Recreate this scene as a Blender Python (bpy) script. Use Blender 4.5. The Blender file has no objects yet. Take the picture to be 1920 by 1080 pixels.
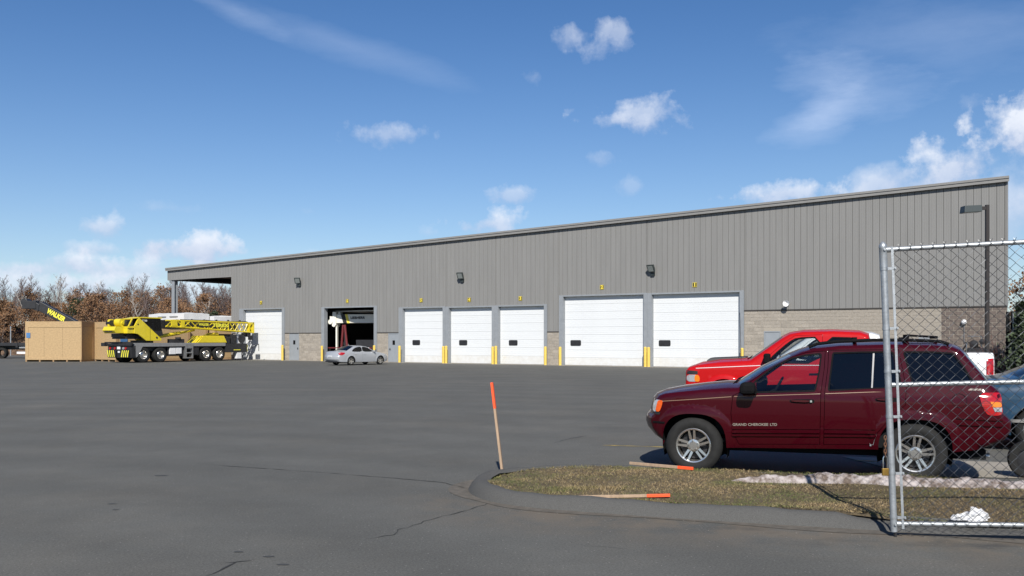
import bpy, bmesh, math, random
import numpy as np
from mathutils import Vector, Matrix, Euler
from mathutils.geometry import delaunay_2d_cdt
R = math.radians
random.seed(7); rng = np.random.default_rng(7)
sc = bpy.context.scene
COL = sc.collection

# ------------------------------------------------------------------ camera
cam_d = bpy.data.cameras.new("camera"); cam = bpy.data.objects.new("camera", cam_d); COL.objects.link(cam)
cam.location = (0, 0, 1.75); cam.rotation_euler = (R(90), 0, 0)
cam_d.sensor_width = 36; cam_d.lens = 36*1750/1920; cam_d.shift_y = 0.05
cam_d.clip_start = 0.1; cam_d.clip_end = 6000
sc.camera = cam

# ------------------------------------------------------------------ sun + sky
SUN_EL = 39.0
sun_d = bpy.data.lights.new("sun", 'SUN'); sun = bpy.data.objects.new("sun", sun_d); COL.objects.link(sun)
sun_d.energy = 4.9; sun_d.angle = R(0.53); sun_d.color = (1.0, 0.955, 0.88)
Ldir = Vector((0.03, 1.0, -math.tan(R(SUN_EL))))
sun.rotation_euler = Ldir.to_track_quat('-Z', 'Y').to_euler()
sc.view_settings.view_transform = 'Standard'; sc.view_settings.look = 'None'
sc.view_settings.gamma = 1; sc.view_settings.use_curve_mapping = False
sc.view_settings.exposure = 0.35

world = bpy.data.worlds.new("World"); sc.world = world; world.use_nodes = True
WT = world.node_tree; WT.nodes.clear()
def wn(t, **k):
    n = WT.nodes.new(t)
    for a, b in k.items(): setattr(n, a, b)
    return n
def wmath(op, a, b=None, clamp=False):
    n = wn('ShaderNodeMath', operation=op); n.use_clamp = clamp
    for i, v in enumerate((a, b)):
        if v is None: continue
        if isinstance(v, (int, float)): n.inputs[i].default_value = v
        else: WT.links.new(v, n.inputs[i])
    return n.outputs[0]
def wdot(vec, c):
    n = wn('ShaderNodeVectorMath', operation='DOT_PRODUCT'); WT.links.new(vec, n.inputs[0]); n.inputs[1].default_value = c
    return n.outputs['Value']
w_out = wn('ShaderNodeOutputWorld'); w_bg = wn('ShaderNodeBackground'); w_bg.inputs['Strength'].default_value = 0.078
w_sky = wn('ShaderNodeTexSky', sky_type='NISHITA'); w_sky.sun_disc = False
w_sky.sun_elevation = R(SUN_EL); w_sky.sun_rotation = R(180 - 1.7); w_sky.altitude = 0
w_sky.air_density = 1.0; w_sky.dust_density = 0.15; w_sky.ozone_density = 4.2
w_geo = wn('ShaderNodeTexCoord'); DIRV = w_geo.outputs['Generated']
w_noise = wn('ShaderNodeTexNoise'); w_noise.inputs['Scale'].default_value = 11; w_noise.inputs['Detail'].default_value = 9; w_noise.inputs['Roughness'].default_value = 0.58
WT.links.new(DIRV, w_noise.inputs['Vector'])
w_noise3 = wn('ShaderNodeTexNoise'); w_noise3.inputs['Scale'].default_value = 26; w_noise3.inputs['Detail'].default_value = 8; w_noise3.inputs['Roughness'].default_value = 0.6
WT.links.new(DIRV, w_noise3.inputs['Vector']); NZ3 = w_noise3.outputs['Fac']
w_st = wn('ShaderNodeMapping'); w_st.inputs['Scale'].default_value = (5, 5, 17); w_st.inputs['Rotation'].default_value = (0, R(12), 0)
WT.links.new(DIRV, w_st.inputs['Vector'])
w_noise2 = wn('ShaderNodeTexNoise'); w_noise2.inputs['Scale'].default_value = 1.0; w_noise2.inputs['Detail'].default_value = 8; w_noise2.inputs['Roughness'].default_value = 0.6
WT.links.new(w_st.outputs[0], w_noise2.inputs['Vector'])
NZ, NZ2 = w_noise.outputs['Fac'], w_noise2.outputs['Fac']
def skydir(px, py):
    return Vector(((px-960)/1750, 1, (636-py)/1750)).normalized()
# clouds: direction, half sizes (radians), softness kind, opacity, brightness
CL = []
def cloud(px, py, w, h, kind='c', op=0.9, tilt=0.0, base=0.3): CL.append((skydir(px, py), w/1750, h/1750, kind, op, tilt, base))
cloud(1200, 215, 78, 30, 'b', .6); cloud(1150, 226, 50, 16, 'b', .5); cloud(1155, 62, 58, 38, 'b', .5); cloud(1075, 66, 45, 20, 'b', .35)
cloud(738, 253, 78, 24, 'b', .42); cloud(962, 364, 46, 15, 'b', .45); cloud(915, 420, 80, 26, 'b', .75)
cloud(1125, 298, 45, 17, 'c', .38); cloud(1183, 348, 42, 19, 'c', .3); cloud(140, 462, 22, 12, 'b', .3)
cloud(352, 470, 92, 27, 'b', .85, .05); cloud(395, 462, 50, 24, 'b', .7); cloud(300, 458, 55, 16, 'b', .6)
cloud(140, 494, 80, 20, 'b', .8); cloud(185, 466, 34, 13, 'b', .5); cloud(50, 505, 70, 16, 'b', .6); cloud(262, 506, 95, 22, 'b', .6); cloud(30, 536, 150, 22, 'b', .5); cloud(190, 530, 110, 18, 'b', .4); cloud(310, 545, 200, 24, 'b', .55)
cloud(205, 425, 58, 20, 'b', .62)
cloud(1475, 364, 90, 22, 'b', .75); cloud(1905, 262, 85, 72, 'b', .95); cloud(1790, 316, 190, 50, 'b', .85, .30)
cloud(1650, 345, 130, 38, 'c', .7, .25); cloud(1920, 400, 140, 120, 'c', .7); cloud(1600, 160, 170, 80, 'w', .40, -.12); cloud(1560, 200, 120, 60, 'w', .40, .45)
cloud(1780, 60, 330, 85, 'w', .2, -.06); cloud(640, 80, 300, 34, 'w', .15, -.27); cloud(450, 25, 90, 26, 'w', .2, -.3); cloud(300, 388, 60, 16, 'c', .22); cloud(578, 397, 34, 13, 'c', .28)
cloud(1820, 192, 40, 22, 'c', .3); cloud(990, 145, 26, 18, 'c', .3); cloud(520, 478, 60, 16, 'c', .5); cloud(800, 436, 40, 16, 'c', .4)
# the same weather goes on outside the frame
rr = random.Random(3)
for k in range(26):
    az = R(rr.uniform(38, 322)); el = R(rr.uniform(4, 34)); sz = rr.uniform(.5, 1.3)
    v = Vector((math.sin(az)*math.cos(el), math.cos(az)*math.cos(el), math.sin(el)))
    CL.append((v, .075*sz, .028*sz, 'c', rr.uniform(.5, .85), 0, .3))
w_hsv = wn('ShaderNodeHueSaturation'); w_hsv.inputs['Saturation'].default_value = 1.2; w_hsv.inputs['Hue'].default_value = .507; w_hsv.inputs['Value'].default_value = 1.0
WT.links.new(w_sky.outputs[0], w_hsv.inputs['Color'])
col = w_hsv.outputs[0]
def wmix(fac, a, b):
    n = wn('ShaderNodeMix', data_type='RGBA'); WT.links.new(fac, n.inputs[0])
    for i, v in ((6, a), (7, b)):
        if isinstance(v, tuple): n.inputs[i].default_value = v
        else: WT.links.new(v, n.inputs[i])
    return n.outputs[2]
# thin veil of moisture low over the horizon
sepz = wdot(DIRV, (0, 0, 1))
veil = wmath('MULTIPLY', wmath('POWER', wmath('SUBTRACT', 1.0, wmath('MULTIPLY', wmath('ABSOLUTE', sepz), 2.3), True), 2.6), 0.36)
col = wmix(veil, col, (6.0, 7.3, 10.0, 1))
for (c, sw, sh, kind, op, tilt, base) in CL:
    up = Vector((0, 0, 1)); rt = c.cross(up).normalized(); u2 = rt.cross(c).normalized()
    rt2 = rt*math.cos(tilt) + u2*math.sin(tilt); up2 = u2*math.cos(tilt) - rt*math.sin(tilt)
    a = wmath('MULTIPLY', wdot(DIRV, rt2), 1/sw); b = wmath('MULTIPLY', wdot(DIRV, up2), 1/sh)
    a0 = c.dot(rt2)/sw; b0 = c.dot(up2)/sh
    a = wmath('SUBTRACT', a, a0); b = wmath('SUBTRACT', b, b0)
    r2 = wmath('ADD', wmath('MULTIPLY', a, a), wmath('MULTIPLY', b, b))
    r = wmath('SQRT', r2)
    fr = wmath('MULTIPLY', wmath('GREATER_THAN', wdot(DIRV, c), 0.4), 1.0)
    if kind in 'cb':
        NN = NZ if sw > 85/1750 and kind == 'c' else NZ3
        d = wmath('ADD', wmath('SUBTRACT', (0.62 if sw < 60/1750 else .72) if sw < 100/1750 else .86, r) if kind == 'c' else wmath('SUBTRACT', .98, r), wmath('MULTIPLY', wmath('SUBTRACT', NN, 0.5), 4.2))
        m = wmath('MULTIPLY', wmath('MULTIPLY', wmath('MULTIPLY', d, 1.15, True), fr), op*(.66 if sw < 100/1750 and kind == 'c' else 1))
        t = wmath('ADD', wmath('ADD', wmath('MULTIPLY', b, 0.62), 0.40), wmath('MULTIPLY', wmath('SUBTRACT', NN, .5), 2.0), True)
        cc = wmix(t, (5.3, 6.2, 8.2, 1), (8.7, 9.2, 10.2, 1))
    else:
        d = wmath('ADD', wmath('SUBTRACT', 0.85, r), wmath('MULTIPLY', wmath('SUBTRACT', NZ2, 0.5), 2.2))
        m = wmath('MULTIPLY', wmath('MULTIPLY', wmath('MULTIPLY', d, 0.9, True), fr), op)
        cc = (7.6, 8.8, 11.2, 1)
    col = wmix(m, col, cc)
WT.links.new(col, w_bg.inputs['Color']); WT.links.new(w_bg.outputs[0], w_out.inputs['Surface'])

# ------------------------------------------------------------------ helpers: materials
def rgba(c): return (c[0], c[1], c[2], 1)
def mat(name, base, rough=0.6, metal=0.0, var=0.0, vscale=3.0, bump=0.0, bscale=40.0, coat=0.0, spec=0.5, island=0.0, stretch=None, dirt=None):
    m = bpy.data.materials.new(name); m.use_nodes = True; T = m.node_tree
    p = T.nodes['Principled BSDF']
    p.inputs['Base Color'].default_value = rgba(base); p.inputs['Roughness'].default_value = rough; p.inputs['Metallic'].default_value = metal
    p.inputs['Specular IOR Level'].default_value = spec
    if coat: p.inputs['Coat Weight'].default_value = coat; p.inputs['Coat Roughness'].default_value = 0.04
    tc = T.nodes.new('ShaderNodeTexCoord'); vec = tc.outputs['Object']
    if stretch:
        mp = T.nodes.new('ShaderNodeMapping'); mp.inputs['Scale'].default_value = stretch; T.links.new(vec, mp.inputs['Vector']); vec = mp.outputs[0]
    cur = None
    if var or dirt:
        nz = T.nodes.new('ShaderNodeTexNoise'); nz.inputs['Scale'].default_value = vscale; nz.inputs['Detail'].default_value = 7; nz.inputs['Roughness'].default_value = .62
        T.links.new(vec, nz.inputs['Vector'])
        rp = T.nodes.new('ShaderNodeValToRGB'); rp.color_ramp.elements[0].position = .3; rp.color_ramp.elements[1].position = .7
        lo = dirt if dirt else tuple(c*(1-var) for c in base)
        rp.color_ramp.elements[0].color = rgba(lo); rp.color_ramp.elements[1].color = rgba(tuple(min(1, c*(1+var)) for c in base))
        T.links.new(nz.outputs['Fac'], rp.inputs[0]); cur = rp.outputs[0]
    if island:
        g = T.nodes.new('ShaderNodeNewGeometry'); hs = T.nodes.new('ShaderNodeMath'); hs.operation = 'MULTIPLY_ADD'
        hs.inputs[1].default_value = 2*island; hs.inputs[2].default_value = 1-island
        T.links.new(g.outputs['Random Per Island'], hs.inputs[0])
        mx = T.nodes.new('ShaderNodeMix'); mx.data_type = 'RGBA'; mx.blend_type = 'MULTIPLY'; mx.inputs[0].default_value = 1
        if cur: T.links.new(cur, mx.inputs[6])
        else: mx.inputs[6].default_value = rgba(base)
        T.links.new(hs.outputs[0], mx.inputs[7]); cur = mx.outputs[2]
    if cur: T.links.new(cur, p.inputs['Base Color'])
    if bump:
        nb = T.nodes.new('ShaderNodeTexNoise'); nb.inputs['Scale'].default_value = bscale; nb.inputs['Detail'].default_value = 5
        T.links.new(vec, nb.inputs['Vector'])
        bp = T.nodes.new('ShaderNodeBump'); bp.inputs['Strength'].default_value = bump; bp.inputs['Distance'].default_value = .02
        T.links.new(nb.outputs['Fac'], bp.inputs['Height']); T.links.new(bp.outputs[0], p.inputs['Normal'])
    return m
def ramp_mat(name, cols, rough=.8, source='island'):
    m = bpy.data.materials.new(name); m.use_nodes = True; T = m.node_tree; p = T.nodes['Principled BSDF']
    p.inputs['Roughness'].default_value = rough; p.inputs['Specular IOR Level'].default_value = .2
    rp = T.nodes.new('ShaderNodeValToRGB'); e = rp.color_ramp.elements
    for i, c in enumerate(cols):
        q = i/(len(cols)-1)
        if i < 2: e[i].position = q; e[i].color = rgba(c)
        else:
            x = e.new(q); x.color = rgba(c)
    if len(cols) > 2:
        for i, c in enumerate(cols): e[i].position = i/(len(cols)-1); e[i].color = rgba(c)
    if source == 'island':
        g = T.nodes.new('ShaderNodeNewGeometry'); src = g.outputs['Random Per Island']
    else:
        g = T.nodes.new('ShaderNodeObjectInfo'); src = g.outputs['Random']
    T.links.new(src, rp.inputs[0]); T.links.new(rp.outputs[0], p.inputs['Base Color'])
    return m
def glass_mat(name, tint, refl_ior=1.5, rough=0.0):
    m = bpy.data.materials.new(name); m.use_nodes = True; T = m.node_tree; T.nodes.clear()
    o = T.nodes.new('ShaderNodeOutputMaterial'); tr = T.nodes.new('ShaderNodeBsdfTransparent'); gl = T.nodes.new('ShaderNodeBsdfGlossy')
    tr.inputs[0].default_value = rgba(tint); gl.inputs['Roughness'].default_value = rough; gl.inputs[0].default_value = (1, 1, 1, 1)
    fr = T.nodes.new('ShaderNodeFresnel'); fr.inputs[0].default_value = refl_ior
    mx = T.nodes.new('ShaderNodeMixShader'); T.links.new(fr.outputs[0], mx.inputs[0]); T.links.new(tr.outputs[0], mx.inputs[1]); T.links.new(gl.outputs[0], mx.inputs[2])
    T.links.new(mx.outputs[0], o.inputs[0]); return m

M = dict(
    galv=mat('galvanised_steel', (.34, .36, .375), .46, .55, .2, 22, .08, 90),
    wire=mat('chain_link_wire', (.10, .103, .106), .38, .75, .25, 30),
    siding=mat('grey_siding', (.205, .202, .194), .5, 0, .06, 1.1, .03, 30, stretch=(2, 2, .22), spec=.3),
    trim=mat('grey_trim', (.215, .21, .20), .45, 0, .05, 2),
    jamb=mat('pale_steel_frame', (.235, .25, .265), .45, 0, .08, 4),
    backing=mat('siding_backing', (.06, .06, .06), .8),
    flash=mat('dark_flashing', (.045, .04, .036), .6),
    door=mat('white_door', (.625, .64, .645), .5, 0, .02, 1.2),
    doord=mat('white_door_scuffed', (.61, .62, .615), .6, 0, .03, 3, dirt=(.56, .55, .52)),
    pdoor=mat('grey_steel_door', (.25, .27, .29), .45, 0, .06, 3),
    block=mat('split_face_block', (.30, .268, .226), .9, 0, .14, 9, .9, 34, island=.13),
    mortar=mat('mortar', (.33, .295, .245), .95, 0, .1, 12),
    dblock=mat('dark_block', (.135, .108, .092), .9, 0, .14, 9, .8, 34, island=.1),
    yellow=mat('yellow_bollard_paint', (.66, .47, .09), .5, 0, .1, 6),
    crane_y=mat('crane_yellow', (.63, .50, .020), .38, 0, .08, 3, coat=.25),
    crane_o=mat('crane_yellow_uncoated', (.55, .46, .02), .45, 0, .08, 3),  # slightly duller yellow without clear coat, not used by any part
    black=mat('black_plastic', (.009, .009, .010), .85, 0, .2, 10, spec=.04),
    satin=mat('black_steel', (.018, .018, .02), .5, 0, .3, 4),
    rubber=mat('tyre_rubber', (.019, .019, .0185), .8, 0, .25, 9, .15, 60, spec=.2),
    rim=mat('alloy_rim', (.62, .60, .56), .24, .9, .08, 9),
    steelgrey=mat('grey_deck_steel', (.24, .24, .24), .45, .2, .12, 5),
    alu=mat('dull_aluminium', (.45, .46, .47), .35, .8, .15, 7),
    chrome=mat('chrome', (.75, .76, .78), .12, 1.0),
    maroon=mat('maroon_car_paint', (.039, .0015, .0047), .45, 0, 0, 1, coat=.55, spec=.03),
    red=mat('red_car_paint', (.40, .006, .007), .45, 0, 0, 1, coat=.55, spec=.05),
    white=mat('white_car_paint', (.72, .72, .72), .35, 0, 0, 1, coat=.8),
    silver=mat('silver_car_paint', (.38, .395, .415), .34, .25, 0, 1, coat=.8),
    blue=mat('blue_car_paint', (.015, .044, .082), .4, 0, 0, 1, coat=1.0, spec=.1),
    slate=mat('slate_car_paint', (.10, .13, .18), .34, .2, 0, 1, coat=1.0),
    stripe=mat('gold_pinstripe', (.26, .165, .11), .5),
    letter=mat('pale_lettering', (.25, .225, .19), .5),
    whitep=mat('white_panel_paint', (.66, .66, .66), .5, 0, .08, 8),
    cream=mat('white_crane_paint', (.70, .68, .60), .45, 0, .05, 4),
    dark=mat('dark_interior', (.010, .011, .012), .9, spec=.08),
    seat=mat('beige_upholstery', (.20, .17, .13), .9, 0, .1, 8),
    redlens=mat('red_lens', (.36, .006, .008), .12, 0, .15, 40, coat=1.0),
    amber=mat('amber_lens', (.75, .19, .008), .15, 0, .15, 40, coat=1.0),
    orange_lens=mat('orange_lens', (.72, .10, .01), .15, 0, .15, 40, coat=1.0),
    clear=mat('clear_lens', (.42, .44, .47), .12, .3, .25, 50, coat=1.0),
    wood=mat('weathered_stake_wood', (.36, .255, .17), .85, 0, .2, 6, .2, 60, stretch=(3, 3, .4)),
    orange=mat('fluorescent_orange_paint', (.95, .095, .022), .6, 0, .08, 12),
    osb=mat('osb_board', (.39, .27, .14), .85, 0, .17, 7, .15, 40, stretch=(1, 1, 1.6)),
    batten=mat('crate_batten', (.31, .195, .10), .85, 0, .12, 5),
    tarp=mat('white_tarp', (.58, .585, .59), .5, 0, .05, 4, .35, 5),
    bluelab=mat('blue_label', (.06, .16, .33), .6, 0, .2, 9),
    redpaint=mat('red_machine_paint', (.13, .018, .020), .5, 0, .15, 6),
    concrete=mat('concrete', (.27, .245, .205), .92, 0, .14, 3, .3, 40),
    kerb=mat('asphalt_kerb', (.092, .091, .087), .95, 0, .28, 120, .5, 160, spec=.15),
    crack=mat('crack_dark', (.024, .024, .023), .95),
    stain=mat('oil_stain', (.050, .050, .049), .8),
    yline=mat('yellow_line_paint', (.42, .30, .06), .8, 0, .3, 14),
    snow=mat('dirty_snow', (.36, .32, .305), .8, 0, 0.12, 9, 1.0, 22, dirt=(.12, .088, .068)),
    bag=mat('white_plastic_bag', (.60, .60, .60), .4, 0, .05, 10),
    brass=mat('worn_brass', (.30, .18, .04), .45, .7, .3, 14),
    rust=mat('rusty_chain', (.14, .065, .035), .8, .2, .4, 20),
    bark=mat('grey_bark', (.115, .092, .08), .9, 0, .3, 3),
    palebark=mat('pale_birch_bark', (.38, .35, .31), .85, 0, .25, 2),
    twig=mat('brown_twigs', (.15, .115, .108), .95),
    pine=mat('pine_needles', (.040, .058, .024), .8, island=.5),
    bronze=mat('bronze_pole', (.022, .017, .015), .5),
    lampgrey=mat('dark_green_lamp', (.035, .045, .045), .45),
    gasket=mat('grey_vent_frame', (.020, .021, .022), .4),
    lens=mat('lamp_lens', (.22, .24, .23), .18, 0, .1, 20),
    glassdark=glass_mat('privacy_glass', (.030, .034, .04), 1.5),
    glasscar=glass_mat('car_glass', (.72, .76, .76), 1.55),
    glassgreen=glass_mat('windscreen_glass', (.45, .50, .52), 1.6),
    whiteline=mat('white_print', (.7, .7, .7), .6),
    yelprint=mat('yellow_print', (.72, .66, .05), .6),
    blackprint=mat('black_print', (.012, .012, .012), .6),
    signplate=mat('sign_plate', (.030, .026, .010), .6),
    signyel=mat('sign_yellow', (.74, .58, .06), .55),
)
M['leaf'] = ramp_mat('dead_oak_leaves', [(.115, .056, .030), (.165, .086, .043), (.21, .115, .057), (.255, .15, .08), (.135, .09, .058)])
M['brush'] = ramp_mat('dry_brush', [(.085, .048, .026), (.13, .078, .045), (.18, .115, .068), (.11, .075, .052), (.21, .15, .10)])
M['shrubtwig'] = mat('red_brown_twigs', (.09, .035, .028), .9)

def asphalt():
    m = bpy.data.materials.new('weathered_asphalt'); m.use_nodes = True; T = m.node_tree; p = T.nodes['Principled BSDF']
    tc = T.nodes.new('ShaderNodeTexCoord'); V = tc.outputs['Object']
    def nz(scale, det=6, rough=.6, st=None, rot=0):
        v = V
        if st:
            mp = T.nodes.new('ShaderNodeMapping'); mp.inputs['Scale'].default_value = st; mp.inputs['Rotation'].default_value = (0, 0, rot); T.links.new(V, mp.inputs[0]); v = mp.outputs[0]
        n = T.nodes.new('ShaderNodeTexNoise'); n.inputs['Scale'].default_value = scale; n.inputs['Detail'].default_value = det; n.inputs['Roughness'].default_value = rough
        T.links.new(v, n.inputs['Vector']); return n.outputs['Fac']
    def mr(s, a, b, c, d):
        n = T.nodes.new('ShaderNodeMapRange'); T.links.new(s, n.inputs[0])
        for i, q in enumerate((a, b, c, d)): n.inputs[i+1].default_value = q
        return n.outputs[0]
    def mul(a, b):
        n = T.nodes.new('ShaderNodeMath'); n.operation = 'MULTIPLY'; T.links.new(a, n.inputs[0])
        if isinstance(b, float): n.inputs[1].default_value = b
        else: T.links.new(b, n.inputs[1])
        return n.outputs[0]
    big = mr(nz(.10, 4), .3, .7, .95, 1.05)
    sweep = mr(nz(.55, 5, .6, (1, .16, 1), R(70)), .3, .7, .975, 1.025)
    sweep2 = mr(nz(.8, 5, .6, (.12, 1, 1), R(12)), .3, .7, .98, 1.02)
    mid = mr(nz(2.2, 8, .7), .3, .7, .93, 1.07)
    fine = mr(nz(48, 4, .8), .25, .75, .52, 1.48)
    agg = mr(nz(260, 1, .5), .3, .7, .8, 1.2)
    # faint arcs polished by turning wheels
    mpw = T.nodes.new('ShaderNodeMapping'); mpw.inputs['Location'].default_value = (9, -2, 0); T.links.new(V, mpw.inputs[0])
    wv = T.nodes.new('ShaderNodeTexWave'); wv.wave_type = 'RINGS'; wv.rings_direction = 'Z'; wv.inputs['Scale'].default_value = .16; wv.inputs['Distortion'].default_value = 5; wv.inputs['Detail'].default_value = 4; wv.inputs['Detail Scale'].default_value = .4
    T.links.new(mpw.outputs[0], wv.inputs['Vector'])
    arcs = mr(wv.outputs['Fac'], 0, 1, .955, 1.045); patch = mr(nz(.42, 6, .62), .35, .68, .93, 1.09)
    val = mul(mul(mul(mul(mul(mul(mul(big, sweep), mid), fine), agg), sweep2), arcs), patch)
    vo = T.nodes.new('ShaderNodeTexVoronoi'); vo.inputs['Scale'].default_value = 38; T.links.new(V, vo.inputs['Vector'])
    vs = T.nodes.new('ShaderNodeSeparateColor'); T.links.new(vo.outputs['Color'], vs.inputs[0])
    gt = T.nodes.new('ShaderNodeMath'); gt.operation = 'GREATER_THAN'; gt.inputs[1].default_value = .955; T.links.new(vs.outputs[0], gt.inputs[0])
    lt = T.nodes.new('ShaderNodeMath'); lt.operation = 'LESS_THAN'; lt.inputs[1].default_value = .24; T.links.new(vo.outputs['Distance'], lt.inputs[0])
    speck = mul(gt.outputs[0], lt.outputs[0])
    c1 = T.nodes.new('ShaderNodeMix'); c1.data_type = 'RGBA'
    c1.inputs[6].default_value = (.0985, .0975, .0885, 1); c1.inputs[7].default_value = (.112, .107, .0935, 1)
    T.links.new(mr(nz(.35, 6, .65), .48, .72, 0, 1), c1.inputs[0])
    c2 = T.nodes.new('ShaderNodeMix'); c2.data_type = 'RGBA'; c2.blend_type = 'MULTIPLY'; c2.inputs[0].default_value = 1
    T.links.new(c1.outputs[2], c2.inputs[6]); T.links.new(val, c2.inputs[7])
    c3 = T.nodes.new('ShaderNodeMix'); c3.data_type = 'RGBA'; T.links.new(speck, c3.inputs[0]); T.links.new(c2.outputs[2], c3.inputs[6]); c3.inputs[7].default_value = (.22, .21, .19, 1)
    dt = T.nodes.new('ShaderNodeVectorMath'); dt.operation = 'DOT_PRODUCT'; T.links.new(V, dt.inputs[0]); dt.inputs[1].default_value = (.351, .936, 0)
    near = mul(mr(dt.outputs['Value'], 7.7, 9.05, 0, 1), mr(dt.outputs['Value'], 9.25, 9.6, 1, 0))
    sx = T.nodes.new('ShaderNodeSeparateXYZ'); T.links.new(V, sx.inputs[0]); near = mul(near, mr(sx.outputs[0], -1.4, 0, 0, 1))
    sandf = mul(near, mr(nz(1.5, 7, .68), .40, .58, 0, .9)); darkf = mul(mul(near, mr(sx.outputs[0], 1.2, 2.4, 0, 1)), mr(nz(1.05, 6, .65, (1, 1.8, 1), .4), .50, .66, 0, .7))
    c4 = T.nodes.new('ShaderNodeMix'); c4.data_type = 'RGBA'; T.links.new(sandf, c4.inputs[0]); T.links.new(c3.outputs[2], c4.inputs[6]); c4.inputs[7].default_value = (.148, .122, .092, 1)
    c5 = T.nodes.new('ShaderNodeMix'); c5.data_type = 'RGBA'; T.links.new(darkf, c5.inputs[0]); T.links.new(c4.outputs[2], c5.inputs[6]); c5.inputs[7].default_value = (.040, .040, .039, 1)
    T.links.new(c5.outputs[2], p.inputs['Base Color'])
    p.inputs['Roughness'].default_value = .88; p.inputs['Specular IOR Level'].default_value = .25
    bp = T.nodes.new('ShaderNodeBump'); bp.inputs['Strength'].default_value = .5; bp.inputs['Distance'].default_value = .006
    T.links.new(nz(140, 3), bp.inputs['Height']); T.links.new(bp.outputs[0], p.inputs['Normal'])
    return m
M['asphalt'] = asphalt()
def noise_two(name, a, b, scale, lo=.4, hi=.6, rough=.95, bump=.5, bs=20):
    m = mat(name, a, rough, 0, .1, scale, bump, bs); T = m.node_tree
    rp = [n for n in T.nodes if n.type == 'VALTORGB'][0]
    rp.color_ramp.elements[0].position = lo; rp.color_ramp.elements[1].position = hi
    rp.color_ramp.elements[0].color = rgba(a); rp.color_ramp.elements[1].color = rgba(b); return m
M['ground'] = noise_two('dry_field', (.12, .085, .05), (.20, .15, .095), .4)
rp_ = [n for n in M['snow'].node_tree.nodes if n.type == 'VALTORGB'][0]; rp_.color_ramp.elements[0].position = .38; rp_.color_ramp.elements[1].position = .58
M['litter'] = noise_two('leaf_litter_bank', (.10, .058, .034), (.19, .125, .08), .5, .35, .65)
M['soil'] = noise_two('dry_turf_soil', (.085, .062, .034), (.13, .10, .055), 6, .35, .65, .95, 1.0, 60)

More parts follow.
